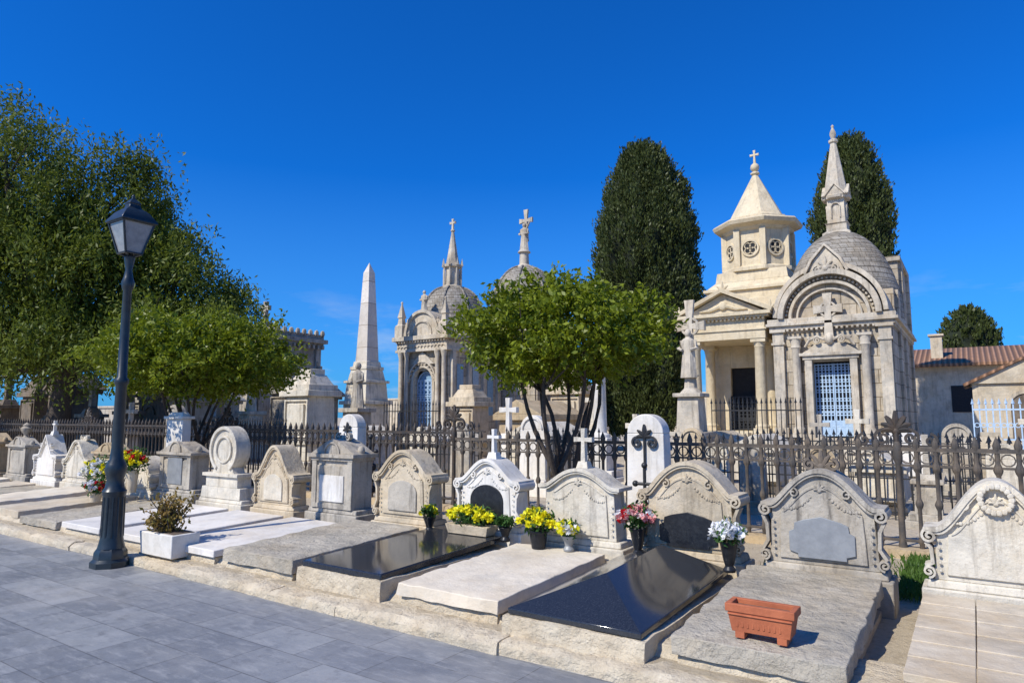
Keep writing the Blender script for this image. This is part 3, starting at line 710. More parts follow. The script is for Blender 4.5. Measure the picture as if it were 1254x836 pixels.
m.box(-W-.12,W+.12,-.1,6.6,0,.85); m.box(-W-.06,W+.06,-.04,6.54,.85,.98)
finish(m,'podium',CH,CHAP,.015)
m=MB(); steps_(m,-.75,.75,-.1,0,.98,5,.26); finish(m,'steps',CH,CHAPS,.01)
m=MB()
m.box(-W,-.50,0,.5,.98,4.2); m.box(.50,W,0,.5,.98,4.2); m.box(-.50,.50,0,.5,3.05,4.2)
m.box(-W,W,.5,6.5,.98,4.2)
m.prism([(-W*.86,4.2),(W*.86,4.2)]+arc(0,4.25,W*.84,0,180,26,rz=1.36),.06,.9)
finish(m,'wall',CH,CHAP,.01)
m=MB()
m.box(W-.42,W-.02,3.2,6.45,4.2,6.25); m.box(W-.42,W-.02,1.2,3.2,4.2,5.1); m.box(-W+.02,-W+.42,4.2,6.45,4.2,5.0); m.box(-W+.42,W-.42,5.9,6.4,4.2,5.9)
m.box(W-.48,W+.06,3.1,6.5,6.25,6.40)
for y in (1.5,3.4,5.8): m.box(W-.05,W+.07,y,y+.5,.98,5.1 if y<2 else 6.25)
finish(m,'side_wall',CH,CHAP,.01)
m=MB()
for q in(-1,1):
    m.cbox(q*(W-.17),-.06,.36,.2,.98,1.25); m.cbox(q*(W-.17),-.04,.28,.16,1.25,3.55); m.cbox(q*(W-.17),-.06,.36,.2,3.55,3.62); m.cbox(q*(W-.17),-.05,.30,.17,3.62,3.9); m.cbox(q*(W-.17),-.08,.42,.24,3.9,3.98)
    m.lathe([(.15,0),(.15,.12),(.115,.18),(.105,2.3),(.14,2.35),(.12,2.42),(.17,2.6)],14,q*.86,-.16,1.1)
    m.cbox(q*.86,-.16,.36,.34,3.68,3.75)
    m.cbox(q*.86,-.14,.38,.3,.98,1.1)
m.box(-W-.06,W+.08,-.12,6.55,3.98,4.08); m.box(-W-.14,W+.16,-.20,6.6,4.08,4.16); m.box(-W-.10,W+.11,-.16,6.57,4.16,4.28)
for i in range(24): m.cbox(-W+.06+i*(2*W-.1)/23,-.14,.06,.06,3.92,3.98)
for i in range(42): m.cbox(W+.03,.1+i*.15,.06,.07,3.92,3.98)
m.band(arc(0,4.28,W*.82,0,180,30,rz=1.22),.15,-.24,.2); m.band(arc(0,4.28,W*.66,0,180,30,rz=.95),.08,-.12,.12); m.band(arc(0,4.28,W*.54,0,180,30,rz=.76),.05,-.06,.1)
m.band(arc(0,4.28,W*.93,2,178,30,rz=1.44),.12,-.14,1.2)
for i in range(29):
    a=R(6+168*i/28); m.ball(W*.735*math.cos(a),-.06,4.28+1.08*math.sin(a),.042,sy=.7,seg=6)
m.prism([(-.46,5.50),(.46,5.50),(.32,5.82),(0,6.20),(-.32,5.82)],-.16,.6)
m.band([(-.54,5.48),(-.36,5.85),(0,6.25),(.36,5.85),(.54,5.48)],.07,-.24,.62)
finish(m,'facade_trim',CH,CHAPS,.006)
m=MB(); palmette(m,0,5.60,.32,y=-.18,n=5); m.ball(0,-.18,5.58,.10)
for q in(-1,1): m.band(spiral(q*.22,5.56,.12,d=q),.035,-.22,-.1)
finish(m,'gable_crest',CH,CHAPS)
m=MB()
for q in(-1,1):
    m.band(spiral(q*.3,3.62,.09,d=q),.03,-.26,-.18)
    m.tube([(q*.1,-.2,3.62),(q*.3,-.22,3.72),(q*.5,-.22,3.62),(q*.62,-.2,3.45)],[.03,.05,.045,.03],7)
    for k in range(5): m.ball(q*(.12+.1*k),-.2,3.66+.02*math.sin(k*2),.045,seg=6)
cross(m,0,3.62,1.28,w=.72,t=.16,y0=-.20,y1=-.06,flare=1.5)
m.band(arc(0,4.46,.20,0,360,18),.05,-.18,-.07)
m.ball(0,-.15,3.66,.13,sz=1.3)
finish(m,'carved_cross',CH,CHAPS)
m=MB()
for q in(-1,1): m.cbox(q*.56,-.06,.18,.2,.98,3.1)
m.box(-.70,.70,-.18,.05,3.1,3.2); m.box(-.78,.78,-.24,.05,3.2,3.28); m.prism([(-.72,3.28),(.72,3.28),(.4,3.5),(0,3.58),(-.4,3.5)],-.14,.04)
finish(m,'door_frame',CH,CHAPS,.006)
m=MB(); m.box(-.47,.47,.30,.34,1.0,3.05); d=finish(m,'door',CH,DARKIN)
m=MB(); grille(m,-.47,-.02,1.02,3.0,.24,5,1.1); grille(m,.02,.47,1.02,3.0,.24,5,1.1); m.box(-.47,-.02,.235,.26,1.02,1.45); m.box(.02,.47,.235,.26,1.02,1.45); finish(m,'door_grille',CH,BLUEI)
m=MB(); m.lathe([(1.66,0),(1.66,.08),(1.62,.1),(1.62,.16)],56,0,2.45,4.2); finish(m,'drum',CH,CHAPS)
m=MB(); scale_dome(m,lambda t:(1.62*math.cos(t*PI/2*.9),2.86*math.sin(t*PI/2*.9) if t>0 else 0),64,0,2.45,4.35,18,.010); finish(m,'dome',CH,TILE,ang=25)
m=MB()
z=7.0; yc=2.45
m.lathe([(.55,0),(.55,.12),(.40,.2),(.40,.4),(.46,.44)],4,0,yc,z,rot=PI/4)
m.lathe([(.36,.4),(.33,1.25)],4,0,yc,z,rot=PI/4)
for i in range(4):
    m.T=Matrix.Translation((0,yc,z))@Matrix.Rotation(i*PI/2,4,'Z')
    m.prism([(-.24,1.2),(.24,1.2),(.24,1.34),(0,1.62),(-.24,1.34)],-.34,-.05); m.band([(-.3,1.3),(0,1.66),(.3,1.3)],.05,-.38,-.05)
    m.band(arc(0,.95,.12,0,180,8),.03,-.30,-.2); m.cbox(-.12,-.26,.03,.06,.6,.95); m.cbox(.12,-.26,.03,.06,.6,.95)
m.T=Matrix.Identity(4)
m.lathe([(.42,1.22),(.44,1.3),(.36,1.34),(.34,1.5),(.33,1.55),(.09,3.05),(.14,3.08),(.14,3.15),(.06,3.20),(.10,3.33),(.09,3.41),(.03,3.55),(.05,3.61),(0,3.67)],8,0,yc,z,rot=PI/8)
finish(m,'spire',CH,CHAPS,.006)
# ------------------------------------------------------------------ temple mausoleum
TM=thing('mausoleum','cream classical mausoleum with columned portico and octagonal pyramid-roofed tower','mausoleum',(-5.98,20,.1))
m=MB(); m.box(-1.35,1.35,-.15,7,0,1.0); m.box(-1.28,1.28,-.08,7,1.0,1.12); finish(m,'podium',TM,TEMP,.015)
m=MB(); steps_(m,-.7,.7,-.15,0,1.1,5,.26); finish(m,'steps',TM,TEMP,.01)
m=MB(); m.box(-1.12,-.42,1.9,2.2,1.12,3.8); m.box(.42,1.12,1.9,2.2,1.12,3.8); m.box(-.42,.42,1.9,2.2,3.1,3.8); m.box(-1.12,1.12,2.2,6.8,1.12,4.6)
m.box(-1.12,1.12,1.8,6.8,4.6,5.3); finish(m,'wall',TM,TEMP,.01)
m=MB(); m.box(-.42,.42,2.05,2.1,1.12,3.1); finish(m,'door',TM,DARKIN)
m=MB(); grille(m,-.42,.42,1.14,2.2,1.86,7); finish(m,'door_grille',TM,IRONB)
for i,(x,y) in enumerate([(-.95,.15),(.95,.15),(-.95,1.5),(.95,1.5)]):
    m=MB(); m.cbox(0,0,.42,.42,0,.1); m.lathe([(.20,.1),(.21,.16),(.17,.2),(.165,.24),(.145,2.42),(.165,2.45),(.16,2.5),(.20,2.58)],16); m.cbox(0,0,.42,.42,2.58,2.68)
    finish(m,'column',TM,TEMP,loc=(x,y,1.12))
m=MB(); m.box(-1.18,1.18,-.08,2.0,3.8,4.05); m.box(-1.22,1.22,-.12,2.0,4.05,4.10); m.box(-1.16,1.16,-.06,2.0,4.10,4.42)
m.box(-1.30,1.30,-.2,2.1,4.42,4.48); m.box(-1.38,1.38,-.28,2.1,4.48,4.58)
for i in range(20): m.cbox(-1.15+i*2.3/19,-.13,.06,.08,4.36,4.42)
m.prism([(-1.2,4.58),(1.2,4.58),(0,5.18)],-.08,2.0)
m.band([(-1.42,4.60),(0,5.26),(1.42,4.60)],.12,-.28,2.1); finish(m,'pediment',TM,TEMP,.006)
for x,z,s in((0,5.25,.3),(-1.35,4.62,.28),(1.35,4.62,.28)):
    m=MB(); palmette(m,x,z,s,y=-.1,n=5); finish(m,'acroterion',TM,TEMP)
m=MB(); m.ball(0,-.12,4.82,.14,sy=.4)
for q in(-1,1): m.tube([(q*.1,-.12,4.8),(q*.4,-.12,4.7),(q*.7,-.12,4.68)],[.06,.05,.02],6)
finish(m,'tympanum_carving',TM,TEMP)
cy=4.3; m=MB()
m.cbox(0,cy,3.0,2.9,5.3,5.5); m.cbox(0,cy,2.8,2.7,5.5,5.8); m.cbox(0,cy,3.1,2.9,5.8,5.9); m.cbox(0,cy,2.9,2.8,5.9,6.15,.25,.25); m.cbox(0,cy,2.4,2.3,6.15,6.5,.05,.05)
finish(m,'attic',TM,TEMP,.01)
m=MB()
m.lathe([(1.30,0),(1.30,.12),(1.14,.2),(1.12,1.42),(1.2,1.46),(1.25,1.54),(1.48,1.62),(1.54,1.74),(1.48,1.80),(1.10,1.90)],8,0,cy,6.5,rot=PI/8)
for i in range(8):
    a=PI/8+i*PI/4; m.cbox(1.13*math.cos(a),cy+1.13*math.sin(a),.2,.2,6.65,7.95)
m.lathe([(1.12,1.88),(1.12,1.95),(1.0,1.98),(.92,2.08),(.10,3.66),(.16,3.71),(.16,3.76),(.07,3.81)],8,0,cy,6.5,rot=PI/8)
m.ball(0,cy,10.46,.16)
m.T=Matrix.Translation((0,cy,0)); cross(m,0,10.60,.50,y0=-.035,y1=.035,flare=1.6); m.T=Matrix.Identity(4)
finish(m,'tower',TM,TEMP,.008)
for i in range(8):
    a=i*PI/4-PI/2
    m=MB(); m.T=Matrix.Translation((0,cy,7.28))@Matrix.Rotation(a+PI/2,4,'Z')@Matrix.Translation((0,-1.045,0))
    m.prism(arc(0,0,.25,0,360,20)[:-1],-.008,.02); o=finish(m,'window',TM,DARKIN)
    m=MB(); m.T=Matrix.Translation((0,cy,7.28))@Matrix.Rotation(a+PI/2,4,'Z')@Matrix.Translation((0,-1.045,0))
    m.band(arc(0,0,.27,0,360,24),.06,-.06,.02)
    for k in range(4): m.band(arc(.12*math.cos(k*PI/2+PI/4),.12*math.sin(k*PI/2+PI/4),.10,0,360,12),.03,-.03,.0)
    finish(m,'window_frame',o,TEMP)
# ------------------------------------------------------------------ domed chapel with spire (far)
DC=thing('domed_chapel','stone mausoleum with ribbed dome, spire and arched blue window','chapel',(-17.85,20,.1))
W=1.25; m=MB()
m.box(-W-.1,W+.1,-.1,3.5,0,.9); m.box(-W,-.45,0,.4,.9,4.6); m.box(.45,W,0,.4,.9,4.6); m.box(-.45,.45,0,.4,3.35,4.6); m.box(-W,W,.4,3.4,.9,4.6)
finish(m,'wall',DC,CHAP,.01)
m=MB()
for q in(-1,1):
    for x in (W-.12,W-.45): m.lathe([(.13,0),(.13,.15),(.09,.2),(.085,2.9),(.13,3.1),(.14,3.15)],10,q*x,-.14,.95)
    for y in (-.1,3.3):
        m.cbox(q*(W-.1),y,.4,.4,4.7,5.15); m.lathe([(.26,5.15),(.26,5.2),(.17,5.25),(.13,5.5),(.18,5.53),(.03,6.1),(.06,6.15),(0,6.22)],4,q*(W-.1),y,0,rot=PI/4)
for y in (.2,1.2,2.2,3.2): m.cbox(W+.06,y,.14,.22,.9,4.1)
m.box(-W-.1,W+.12,-.25,3.5,4.1,4.2); m.box(-W-.05,W+.06,-.2,3.45,4.2,4.55); m.box(-W-.2,W+.22,-.35,3.6,4.55,4.72)
for i in range(18): m.cbox(-W+i*2*W/17,-.25,.06,.1,4.47,4.55); m.cbox(W+.1,i*.19,.1,.06,4.47,4.55)
for i in range(14): m.band(arc(-W+.1+i*2.3/13,4.25,.08,0,180,8),.025,-.24,-.18)
m.band(arc(0,2.9,.55,0,180,20,rz=.62),.12,-.1,.1); m.band(arc(0,2.9,.70,0,180,20,rz=.80),.06,-.16,.1)
for i in range(11):
    a=R(10+16*i); m.ball(.63*math.cos(a),-.12,2.9+.71*math.sin(a),.045,seg=6)
for q in(-1,1): m.cbox(q*.55,0,.12,.2,.9,2.9)
m.prism([(-.9,4.72),(.9,4.72)]+arc(0,4.75,.85,0,180,18,rz=.9),-.15,.3); m.band(arc(0,4.75,.85,0,180,18,rz=.95),.12,-.24,.4); m.band(arc(0,4.8,.5,0,180,14),.06,-.2,0)
m.prism([(-.6,3.6),(.6,3.6),(0,4.1)],-.12,0)
finish(m,'facade_trim',DC,CHAPS,.005)
for x,y,z,h in((0,-.05,5.62,.95),(-.80,-.12,4.85,.6),(.80,-.12,4.85,.6)):
    m=MB(); blob_figure(m,x,y,z,h); finish(m,'statue',DC,CHAPS)
m=MB(); m.prism([(-.48,.95),(.48,.95),(.48,2.85)]+arc(0,2.85,.48,0,180,14,rz=.52)[1:],.2,.24); wd=finish(m,'window',DC,WGLASS)
m=MB(); grille(m,-.46,.46,.95,3.0,.14,5); m.band(arc(0,2.9,.4,0,180,14),.03,.12,.15); finish(m,'window_grille',DC,BLUEI)
for y in (.7,1.7,2.7):
    m=MB(); m.box(W-.02,W+.02,y-.2,y+.2,1.6,3.6); o=finish(m,'side_window',DC,WGLASS)
cy=1.7; m=MB(); m.lathe([(1.38,0),(1.38,.1),(1.30,.16),(1.30,.50),(1.40,.55),(1.40,.63)],32,0,cy,4.7); finish(m,'drum',DC,CHAPS)
m=MB(); scale_dome(m,lambda t:(1.36*math.cos(t*PI/2*.9)**.85,1.6*math.sin(t*PI/2*.95)),40,0,cy,5.33,15,.012)
for i in range(8):
    a=i*PI/4+PI/8; m.tube([((1.39*math.cos(t*PI/2*.9)**.85)*math.cos(a),cy+(1.39*math.cos(t*PI/2*.9)**.85)*math.sin(a),5.33+1.63*math.sin(t*PI/2*.95)) for t in [k/10 for k in range(11)]],.05,6)
finish(m,'dome',DC,TILE,ang=25)
m=MB(); m.lathe([(.5,0),(.5,.1),(.32,.2),(.30,.9),(.42,.95),(.42,1.05),(.30,1.1),(.24,1.4),(.22,1.5),(.06,2.5),(.1,2.53),(.1,2.58),(.04,2.62)],8,0,cy,6.85,rot=PI/8)
for i in range(8):
    a=i*PI/4+PI/8; m.tube([(.38*math.cos(a),cy+.38*math.sin(a),7.0),(.38*math.cos(a),cy+.38*math.sin(a),7.75)],.04,6); m.lathe([(.07,0),(0,.35)],4,.42*math.cos(a),cy+.42*math.sin(a),7.85)
m.T=Matrix.Translation((0,cy,0)); cross(m,0,9.42,.5,y0=-.035,y1=.035,t=.08); m.T=Matrix.Identity(4); finish(m,'spire',DC,CHAPS,.004)
# ------------------------------------------------------------------ second domed tomb
DD=thing('domed_mausoleum','pale mausoleum with scaled dome crowned by a statue','mausoleum',(-16.45,25.1,.1))
m=MB(); m.cbox(0,0,3.6,3.6,0,.8); m.cbox(0,0,3.2,3.2,.8,5.0); m.cbox(0,0,3.5,3.5,5.0,5.1); m.cbox(0,0,3.7,3.7,5.1,5.3)
for q in(-1,1):
    for y in(-1.5,-.5,.5,1.5): m.cbox(1.6*q,y,.2,.25,.8,5.0); m.cbox(y,-1.6*q,.25,.2,.8,5.0)
finish(m,'wall',DD,CHAP,.01)
m=MB(); m.lathe([(1.6,0),(1.6,.12),(1.45,.2),(1.45,1.2),(1.6,1.28),(1.6,1.4)],24,0,0,5.0)
for i in range(12):
    a=i*PI/6; m.tube([(1.48*math.cos(a),1.48*math.sin(a),5.2),(1.48*math.cos(a),1.48*math.sin(a),6.2)],.09,6)
finish(m,'drum',DD,CHAPS)
m=MB(); scale_dome(m,lambda t:(1.52*math.cos(t*PI/2*.92),1.9*math.sin(t*PI/2*.92)),40,0,0,6.4,14,.012)
for i in range(8):
    a=i*PI/4+PI/8; m.tube([(1.55*math.cos(t*PI/2*.92)*math.cos(a),1.55*math.cos(t*PI/2*.92)*math.sin(a),6.4+1.93*math.sin(t*PI/2*.92)) for t in [k/10 for k in range(11)]],.05,6)
finish(m,'dome',DD,TILE,ang=25)
m=MB(); m.lathe([(.4,0),(.38,.1),(.22,.2),(.2,.7),(.3,.75),(.26,.82),(.16,.9)],12,0,0,8.2); blob_figure(m,0,0,9.05,1.3); cross(m,0,9.5,1.5,w=.7,t=.12,y0=.12,y1=.22,flare=1.9)
m.tube([(.1,0,10.0),(.35,-.1,10.3)],[.05,.04],6)
finish(m,'statue',DD,CHAPS)
# ------------------------------------------------------------------ obelisk
t=thing('obelisk','tall slim pale stone obelisk on a tiered pedestal','obelisk',(-18.95,18,.1))
m=MB(); m.cbox(0,0,1.5,1.5,0,.5); m.cbox(0,0,1.25,1.25,.5,2.0,.03,.03); m.cbox(0,0,1.42,1.42,2.0,2.14); m.cbox(0,0,1.15,1.15,2.14,2.8,.05,.05); m.cbox(0,0,1.22,1.22,2.8,2.9); m.cbox(0,0,1.0,1.0,2.9,3.3,.08,.08); m.cbox(0,0,.90,.90,3.3,3.42); m.cbox(0,0,.76,.76,3.42,3.62,.03,.03); finish(m,'pedestal',t,WHITEW,.015)
m=MB(); m.cbox(0,0,.61,.61,3.62,7.05,.15,.15); m.cbox(0,0,.31,.31,7.05,7.45,.15,.15); finish(m,'shaft',t,stone('obelisk_stone',(.80,.75,.68),(.72,.66,.59),dark=(.42,.36,.30),streak=.2,speck=.1,brick=(3,.85),bs=.3,stain=.2,vary=0),.01)
# ------------------------------------------------------------------ grey mausoleum
t=thing('mausoleum','weathered grey square mausoleum with crested parapet and stone cross','mausoleum',(-29.1,19.0,.1))
m=MB(); m.box(-1.9,1.9,0,3.6,0,5.1); m.box(-1.5,1.5,-.15,0,.8,4.3)
for x in (-1.8,-.6,.6,1.8): m.cbox(x,-.1,.3,.3,0,5.1)
for y in (.2,1.8,3.4): m.cbox(1.95,y,.2,.3,0,5.1)
m.box(-2.0,2.05,-.3,3.7,5.1,5.2); m.box(-2.15,2.2,-.42,3.85,5.2,5.4); m.box(-2.0,2.05,-.3,3.7,5.4,5.65)
for i in range(14): m.cbox(-1.9+i*3.85/13,-.35,.12,.16,4.9,5.1); m.cbox(2.08,-.2+i*3.8/13,.16,.12,4.9,5.1)
finish(m,'wall',t,GREY,.01)
m=MB()
for i in range(13): palmette(m,-1.95+i*4/12,5.6,.28,y=-.3,n=5)
for i in range(11): m.ball(2.05,-.2+i*3.8/10,5.70,.12,sz=1.5,seg=6)
finish(m,'parapet_crest',t,GREY)
m=MB(); m.cbox(0,1.7,2.2,2.2,5.65,5.95,.5,.5); m.cbox(0,1.7,.7,.7,5.95,6.3,.12,.12); m.T=Matrix.Translation((0,1.7,0)); cross(m,0,6.3,1.0,y0=-.09,y1=.09,t=.16,flare=1.6); finish(m,'cross',t,GREY,.01)
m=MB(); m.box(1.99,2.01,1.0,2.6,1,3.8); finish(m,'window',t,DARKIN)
# ------------------------------------------------------------------ middle-distance monuments
def monument(kind,u,v,s,mat,label,rot=0):
    t=thing('grave_monument',label,'monument',(u,v,.1),rot=rot,scale=s); m=MB(); p=MB()
    p.cbox(0,0,.9,.7,0,.18); p.cbox(0,0,.75,.56,.18,.32)
    if kind=='cross':
        m.cbox(0,0,.52,.4,.32,.95,.03,.02); m.cbox(0,0,.62,.5,.95,1.03); m.cbox(0,0,.42,.32,1.03,1.15,.06,.05); cross(m,0,1.15,.85,t=.10,y0=-.06,y1=.06)
    elif kind=='stepped':
        m.cbox(0,0,.66,.56,.32,1.25,.02,.02); m.cbox(0,0,.74,.64,.45,.52); m.cbox(0,0,.80,.70,1.25,1.35); m.cbox(0,0,.7,.6,1.35,1.45); m.cbox(0,0,.6,.5,1.45,1.62,.1,.08); m.cbox(0,0,.36,.3,1.62,1.72)
        m.box(-.22,.22,-.31,-.2,.62,1.12); m.band([(-.3,.58),(.3,.58),(.3,1.18),(-.3,1.18),(-.3,.58)],.04,-.30,-.2)
    elif kind=='column':
        m.cbox(0,0,.5,.5,.32,.9); m.cbox(0,0,.58,.58,.9,.98); m.lathe([(.2,0),(.2,.06),(.14,.1),(.12,1.35),(.14,1.38),(.17,1.45),(.10,1.5),(0,1.56)],16,0,0,.98)
    elif kind=='slabstone':
        m.cbox(0,0,.6,.2,.32,1.3,.02,.01); m.prism(arc(0,1.3,.28,0,180,14),-.09,.09); m.band(arc(0,1.3,.22,0,180,14),.03,-.12,0)
    elif kind=='house':
        m.cbox(0,0,.8,.6,.32,1.3); m.box(-.46,.46,-.37,.37,1.3,1.38); m.prism([(-.5,1.38),(.5,1.38),(0,1.68)],-.36,.36); m.band([(-.54,1.38),(0,1.72),(.54,1.38)],.05,-.4,.4); cross(m,0,1.72,.45,t=.07)
        m.band(arc(0,.95,.2,0,180,10),.04,-.34,-.28); m.cbox(-.36,-.3,.1,.06,.32,1.3); m.cbox(.36,-.3,.1,.06,.32,1.3)
    elif kind=='statue':
        m.cbox(0,0,.55,.5,.32,1.25,.03,.03); m.cbox(0,0,.66,.6,1.25,1.35); blob_figure(m,0,0,1.35,1.1)
    elif kind=='sarcoph':
        m.cbox(0,0,.9,1.4,.3,.85,.04,.04); m.cbox(0,0,1.0,1.5,.85,.95); m.prism([(-.5,.95),(.5,.95),(0,1.2)],-.75,.75)
    finish(p,'base',t,mat,.01); finish(m,'body',t,mat,.008); return t
rnd=random.Random(3)
spots=[
 ('stepped',-16.0,13,1.7,WHITEW,'white block monument with stepped top'),
 ('statue',-16.4,15.2,1.35,GREY,'grey stone angel statue on a pedestal'),
 ('sarcoph',-13.4,12.5,1.1,WHITEW,'pale stone chest tomb behind the railing'),
 ('column',-7.1,14,1.1,WHITE,'white column monument on a square pedestal'),
 ('sarcoph',-8.2,13.5,1.2,WHITEW,'pale stone chest tomb'),
 ('cross',-9.3,13.5,1.0,WHITE,'white cross monument near the railing'),
 ('sarcoph',-10.6,12.6,1.1,WHITEW,'low pale chest tomb behind railing'),
 ('slabstone',-7.3,11.5,1.0,WHITE,'white rounded gravestone behind the railing'),
 ('slabstone',-4.4,12.5,.85,CREAM,'cream rounded gravestone behind the railing'),
 ('sarcoph',-3.6,14.5,1.0,WHITEW,'pale chest tomb before the chapel'),
 ('slabstone',-2.3,13.5,.75,GREY,'low grey gravestone before the chapel'),
 ('sarcoph',-1.3,12.6,.8,WHITEW,'pale low chest tomb behind the railing'),
 ('sarcoph',-1.4,17.0,1.1,WHITE,'white chest tomb beside the chapel'),
 ('cross',-2.0,15.6,.85,WHITEW,'small pale cross monument by the chapel'),
 ('stepped',.2,14.0,.75,CREAM,'small cream block monument behind railing'),
 ('sarcoph',-5.2,17,1.0,CREAM,'cream chest tomb before the portico'),
 ('slabstone',-3.0,11.3,.7,GREY,'low grey gravestone behind railing'),
 ('slabstone',-1.9,10.9,.7,TAN,'low tan gravestone behind railing'),
 ('cross',-.6,11.2,.65,GREY,'small grey cross monument behind railing'),
 ('slabstone',.3,11.4,.75,WHITEW,'pale rounded gravestone behind railing'),
 ('slabstone',-.3,15.5,.9,GREY,'grey rounded gravestone beside chest tomb'),
 ('cross',.9,16.0,.85,WHITEW,'pale cross monument near blue railing'),
 ('slabstone',-3.8,12.0,.7,WHITEW,'low pale gravestone behind railing'),
 ('cross',-2.9,16.6,.8,GREY,'grey cross monument before the chapel'),
 ('cross',-5.6,12.6,.8,WHITEW,'pale cross monument behind the railing'),
 ('slabstone',-8.9,11.2,.9,GREY,'grey gravestone behind the railing'),
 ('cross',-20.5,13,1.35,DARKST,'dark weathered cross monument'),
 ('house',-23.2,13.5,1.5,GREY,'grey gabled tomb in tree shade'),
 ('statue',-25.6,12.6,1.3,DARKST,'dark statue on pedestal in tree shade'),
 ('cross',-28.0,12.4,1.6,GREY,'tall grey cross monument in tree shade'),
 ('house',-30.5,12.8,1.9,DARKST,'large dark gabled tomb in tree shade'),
 ('stepped',-33.0,12.6,1.9,DARKST,'dark stepped monument in tree shade'),  # pepper tree shade is put into the stone colour here
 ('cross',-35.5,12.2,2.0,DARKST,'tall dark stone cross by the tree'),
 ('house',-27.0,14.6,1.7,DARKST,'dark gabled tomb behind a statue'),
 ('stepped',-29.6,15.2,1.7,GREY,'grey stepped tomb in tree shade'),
 ('slabstone',-19.2,10.8,1.2,GREY,'grey rounded gravestone behind the railing'),
 ('cross',-22.0,10.9,1.0,GREY,'grey cross monument behind the railing'),
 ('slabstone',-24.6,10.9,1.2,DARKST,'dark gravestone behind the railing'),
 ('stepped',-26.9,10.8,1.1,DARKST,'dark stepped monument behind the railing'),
 ('slabstone',-11.9,11.0,.9,WHITEW,'pale gravestone behind the railing'),
 ('house',-21.2,17.5,1.7,GREY,'grey gabled tomb behind other graves'),
 ('stepped',-24.0,18.5,2.0,GREY,'grey stepped tomb behind other graves'),
 ('house',-26.5,16.8,1.6,WHITEW,'pale gabled tomb behind other graves'),
 ('cross',-24.6,15.4,1.5,WHITEW,'pale cross monument behind other graves'),
 ('statue',-22.6,15.6,1.3,WHITEW,'pale statue on pedestal behind other graves'),
 ('stepped',-13.6,17.5,1.5,CREAM,'cream block tomb beside the domed chapel'),
 ('sarcoph',-10.9,17.5,1.7,TAN,'tan chest tomb behind the citrus tree'),
 ('cross',-9.6,18.5,1.2,WHITEW,'pale cross monument behind the citrus tree'),
 ('stepped',-12.6,22.5,1.9,CREAM,'cream stepped tomb under the cypress'),
]
for s in spots: monument(*s,rot=R(rnd.uniform(-4,4)))
t=thing('grave_monument','tall carved beige stone monument topped by a slender statue before a cross','monument',(-5.44,15.4,.1))
m=MB(); m.cbox(0,0,.95,.95,0,.25); m.cbox(0,0,.75,.75,.25,1.1,.03,.03); m.cbox(0,0,.86,.86,1.1,1.2); m.cbox(0,0,.56,.56,1.2,2.0,.04,.04); m.cbox(0,0,.66,.66,2.0,2.09); m.lathe([(.28,0),(.16,.12),(.14,.35),(.22,.42)],8,0,0,2.09); finish(m,'pedestal',t,CHAPS,.012)
m=MB(); blob_figure(m,0,-.10,2.45,1.15); cross(m,0,2.45,1.85,w=.72,t=.12,y0=.02,y1=.12,flare=1.9)
m.band(arc(0,3.67,.20,0,360,18),.05,.03,.10)
finish(m,'statue_cross',t,CHAPS)
# ------------------------------------------------------------------ right background
t=thing('house','low rendered building with long red clay tile roof','house',(-5.5,46,.1))
m=MB(); m.box(0,26,0,8,0,4.6); finish(m,'wall',t,RENDER,.01)
m=MB()
a=[m.v(-.5,-.6,4.55),m.v(26.5,-.6,4.55),m.v(26.5,4,5.8),m.v(-.5,4,5.8),m.v(26.5,8.6,4.55),m.v(-.5,8.6,4.55)]
b=[m.v(-.5,-.6,4.4),m.v(26.5,-.6,4.4),m.v(26.5,8.6,4.4),m.v(-.5,8.6,4.4)]
m.f([a[0],a[1],a[2],a[3]]); m.f([a[3],a[2],a[4],a[5]]); m.f([a[0],b[0],b[1],a[1]]); m.f([a[5],a[4],b[2],b[3]]); m.f([b[0],b[3],b[2],b[1]]); m.f([a[0],a[3],a[5],b[3],b[0]]); m.f([a[1],b[1],b[2],a[4],a[2]])
finish(m,'roof',t,ROOF)
m=MB(); m.box(3.6,4.2,1.0,1.6,4.8,6.3); m.box(3.5,4.3,.9,1.7,6.3,6.42); finish(m,'chimney',t,RENDER,.01)
for x in (3.5,7.5,11.5):
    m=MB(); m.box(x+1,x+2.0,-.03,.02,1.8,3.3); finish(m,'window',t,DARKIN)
t=thing('burial_vault','small white gabled burial vault with arched niche','vault',(1.5,29,.1))
m=MB(); m.box(-1.5,1.5,0,3,0,2.7); m.prism([(-1.55,2.7),(1.55,2.7),(0,3.5)],-.1,3); finish(m,'wall',t,RENDER,.01)
m=MB(); m.band([(-1.75,2.66),(0,3.56),(1.75,2.66)],.10,-.2,3.1); finish(m,'roof',t,ROOF)
m=MB(); m.band([(.5,.8)]+arc(0,1.9,.5,0,180,14)+[(-.5,.8)],.12,-.06,.02); finish(m,'arch_surround',t,CHAPS)
m=MB(); m.prism([(-.45,.8),(.45,.8)]+arc(0,1.9,.45,0,180,12),-.02,.0); finish(m,'niche',t,DARKST)
t=thing('burial_vault','long pale vault with low tiled roof','vault',(6.2,31,.1))
m=MB(); m.box(-2.6,3,0,4,0,3.4); finish(m,'wall',t,RENDER,.01)
m=MB(); m.box(-2.8,3.2,-.2,4.2,3.4,3.9,1,1.2); finish(m,'roof',t,ROOF)
t=thing('boundary_wall','long pale rendered cemetery boundary wall','wall',(-60,58,.0))
m=MB(); m.box(0,120,0,.5,0,3.6); m.box(-.1,120.1,-.1,.6,3.6,3.8); finish(m,'wall',t,RENDER)
t=thing('boundary_wall','low weathered grey cemetery wall in tree shade','wall',(-75,25,.0))
m=MB(); m.box(0,42,0,.5,0,2.3); m.box(-.1,42.1,-.1,.6,2.3,2.45); finish(m,'wall',t,GREY)
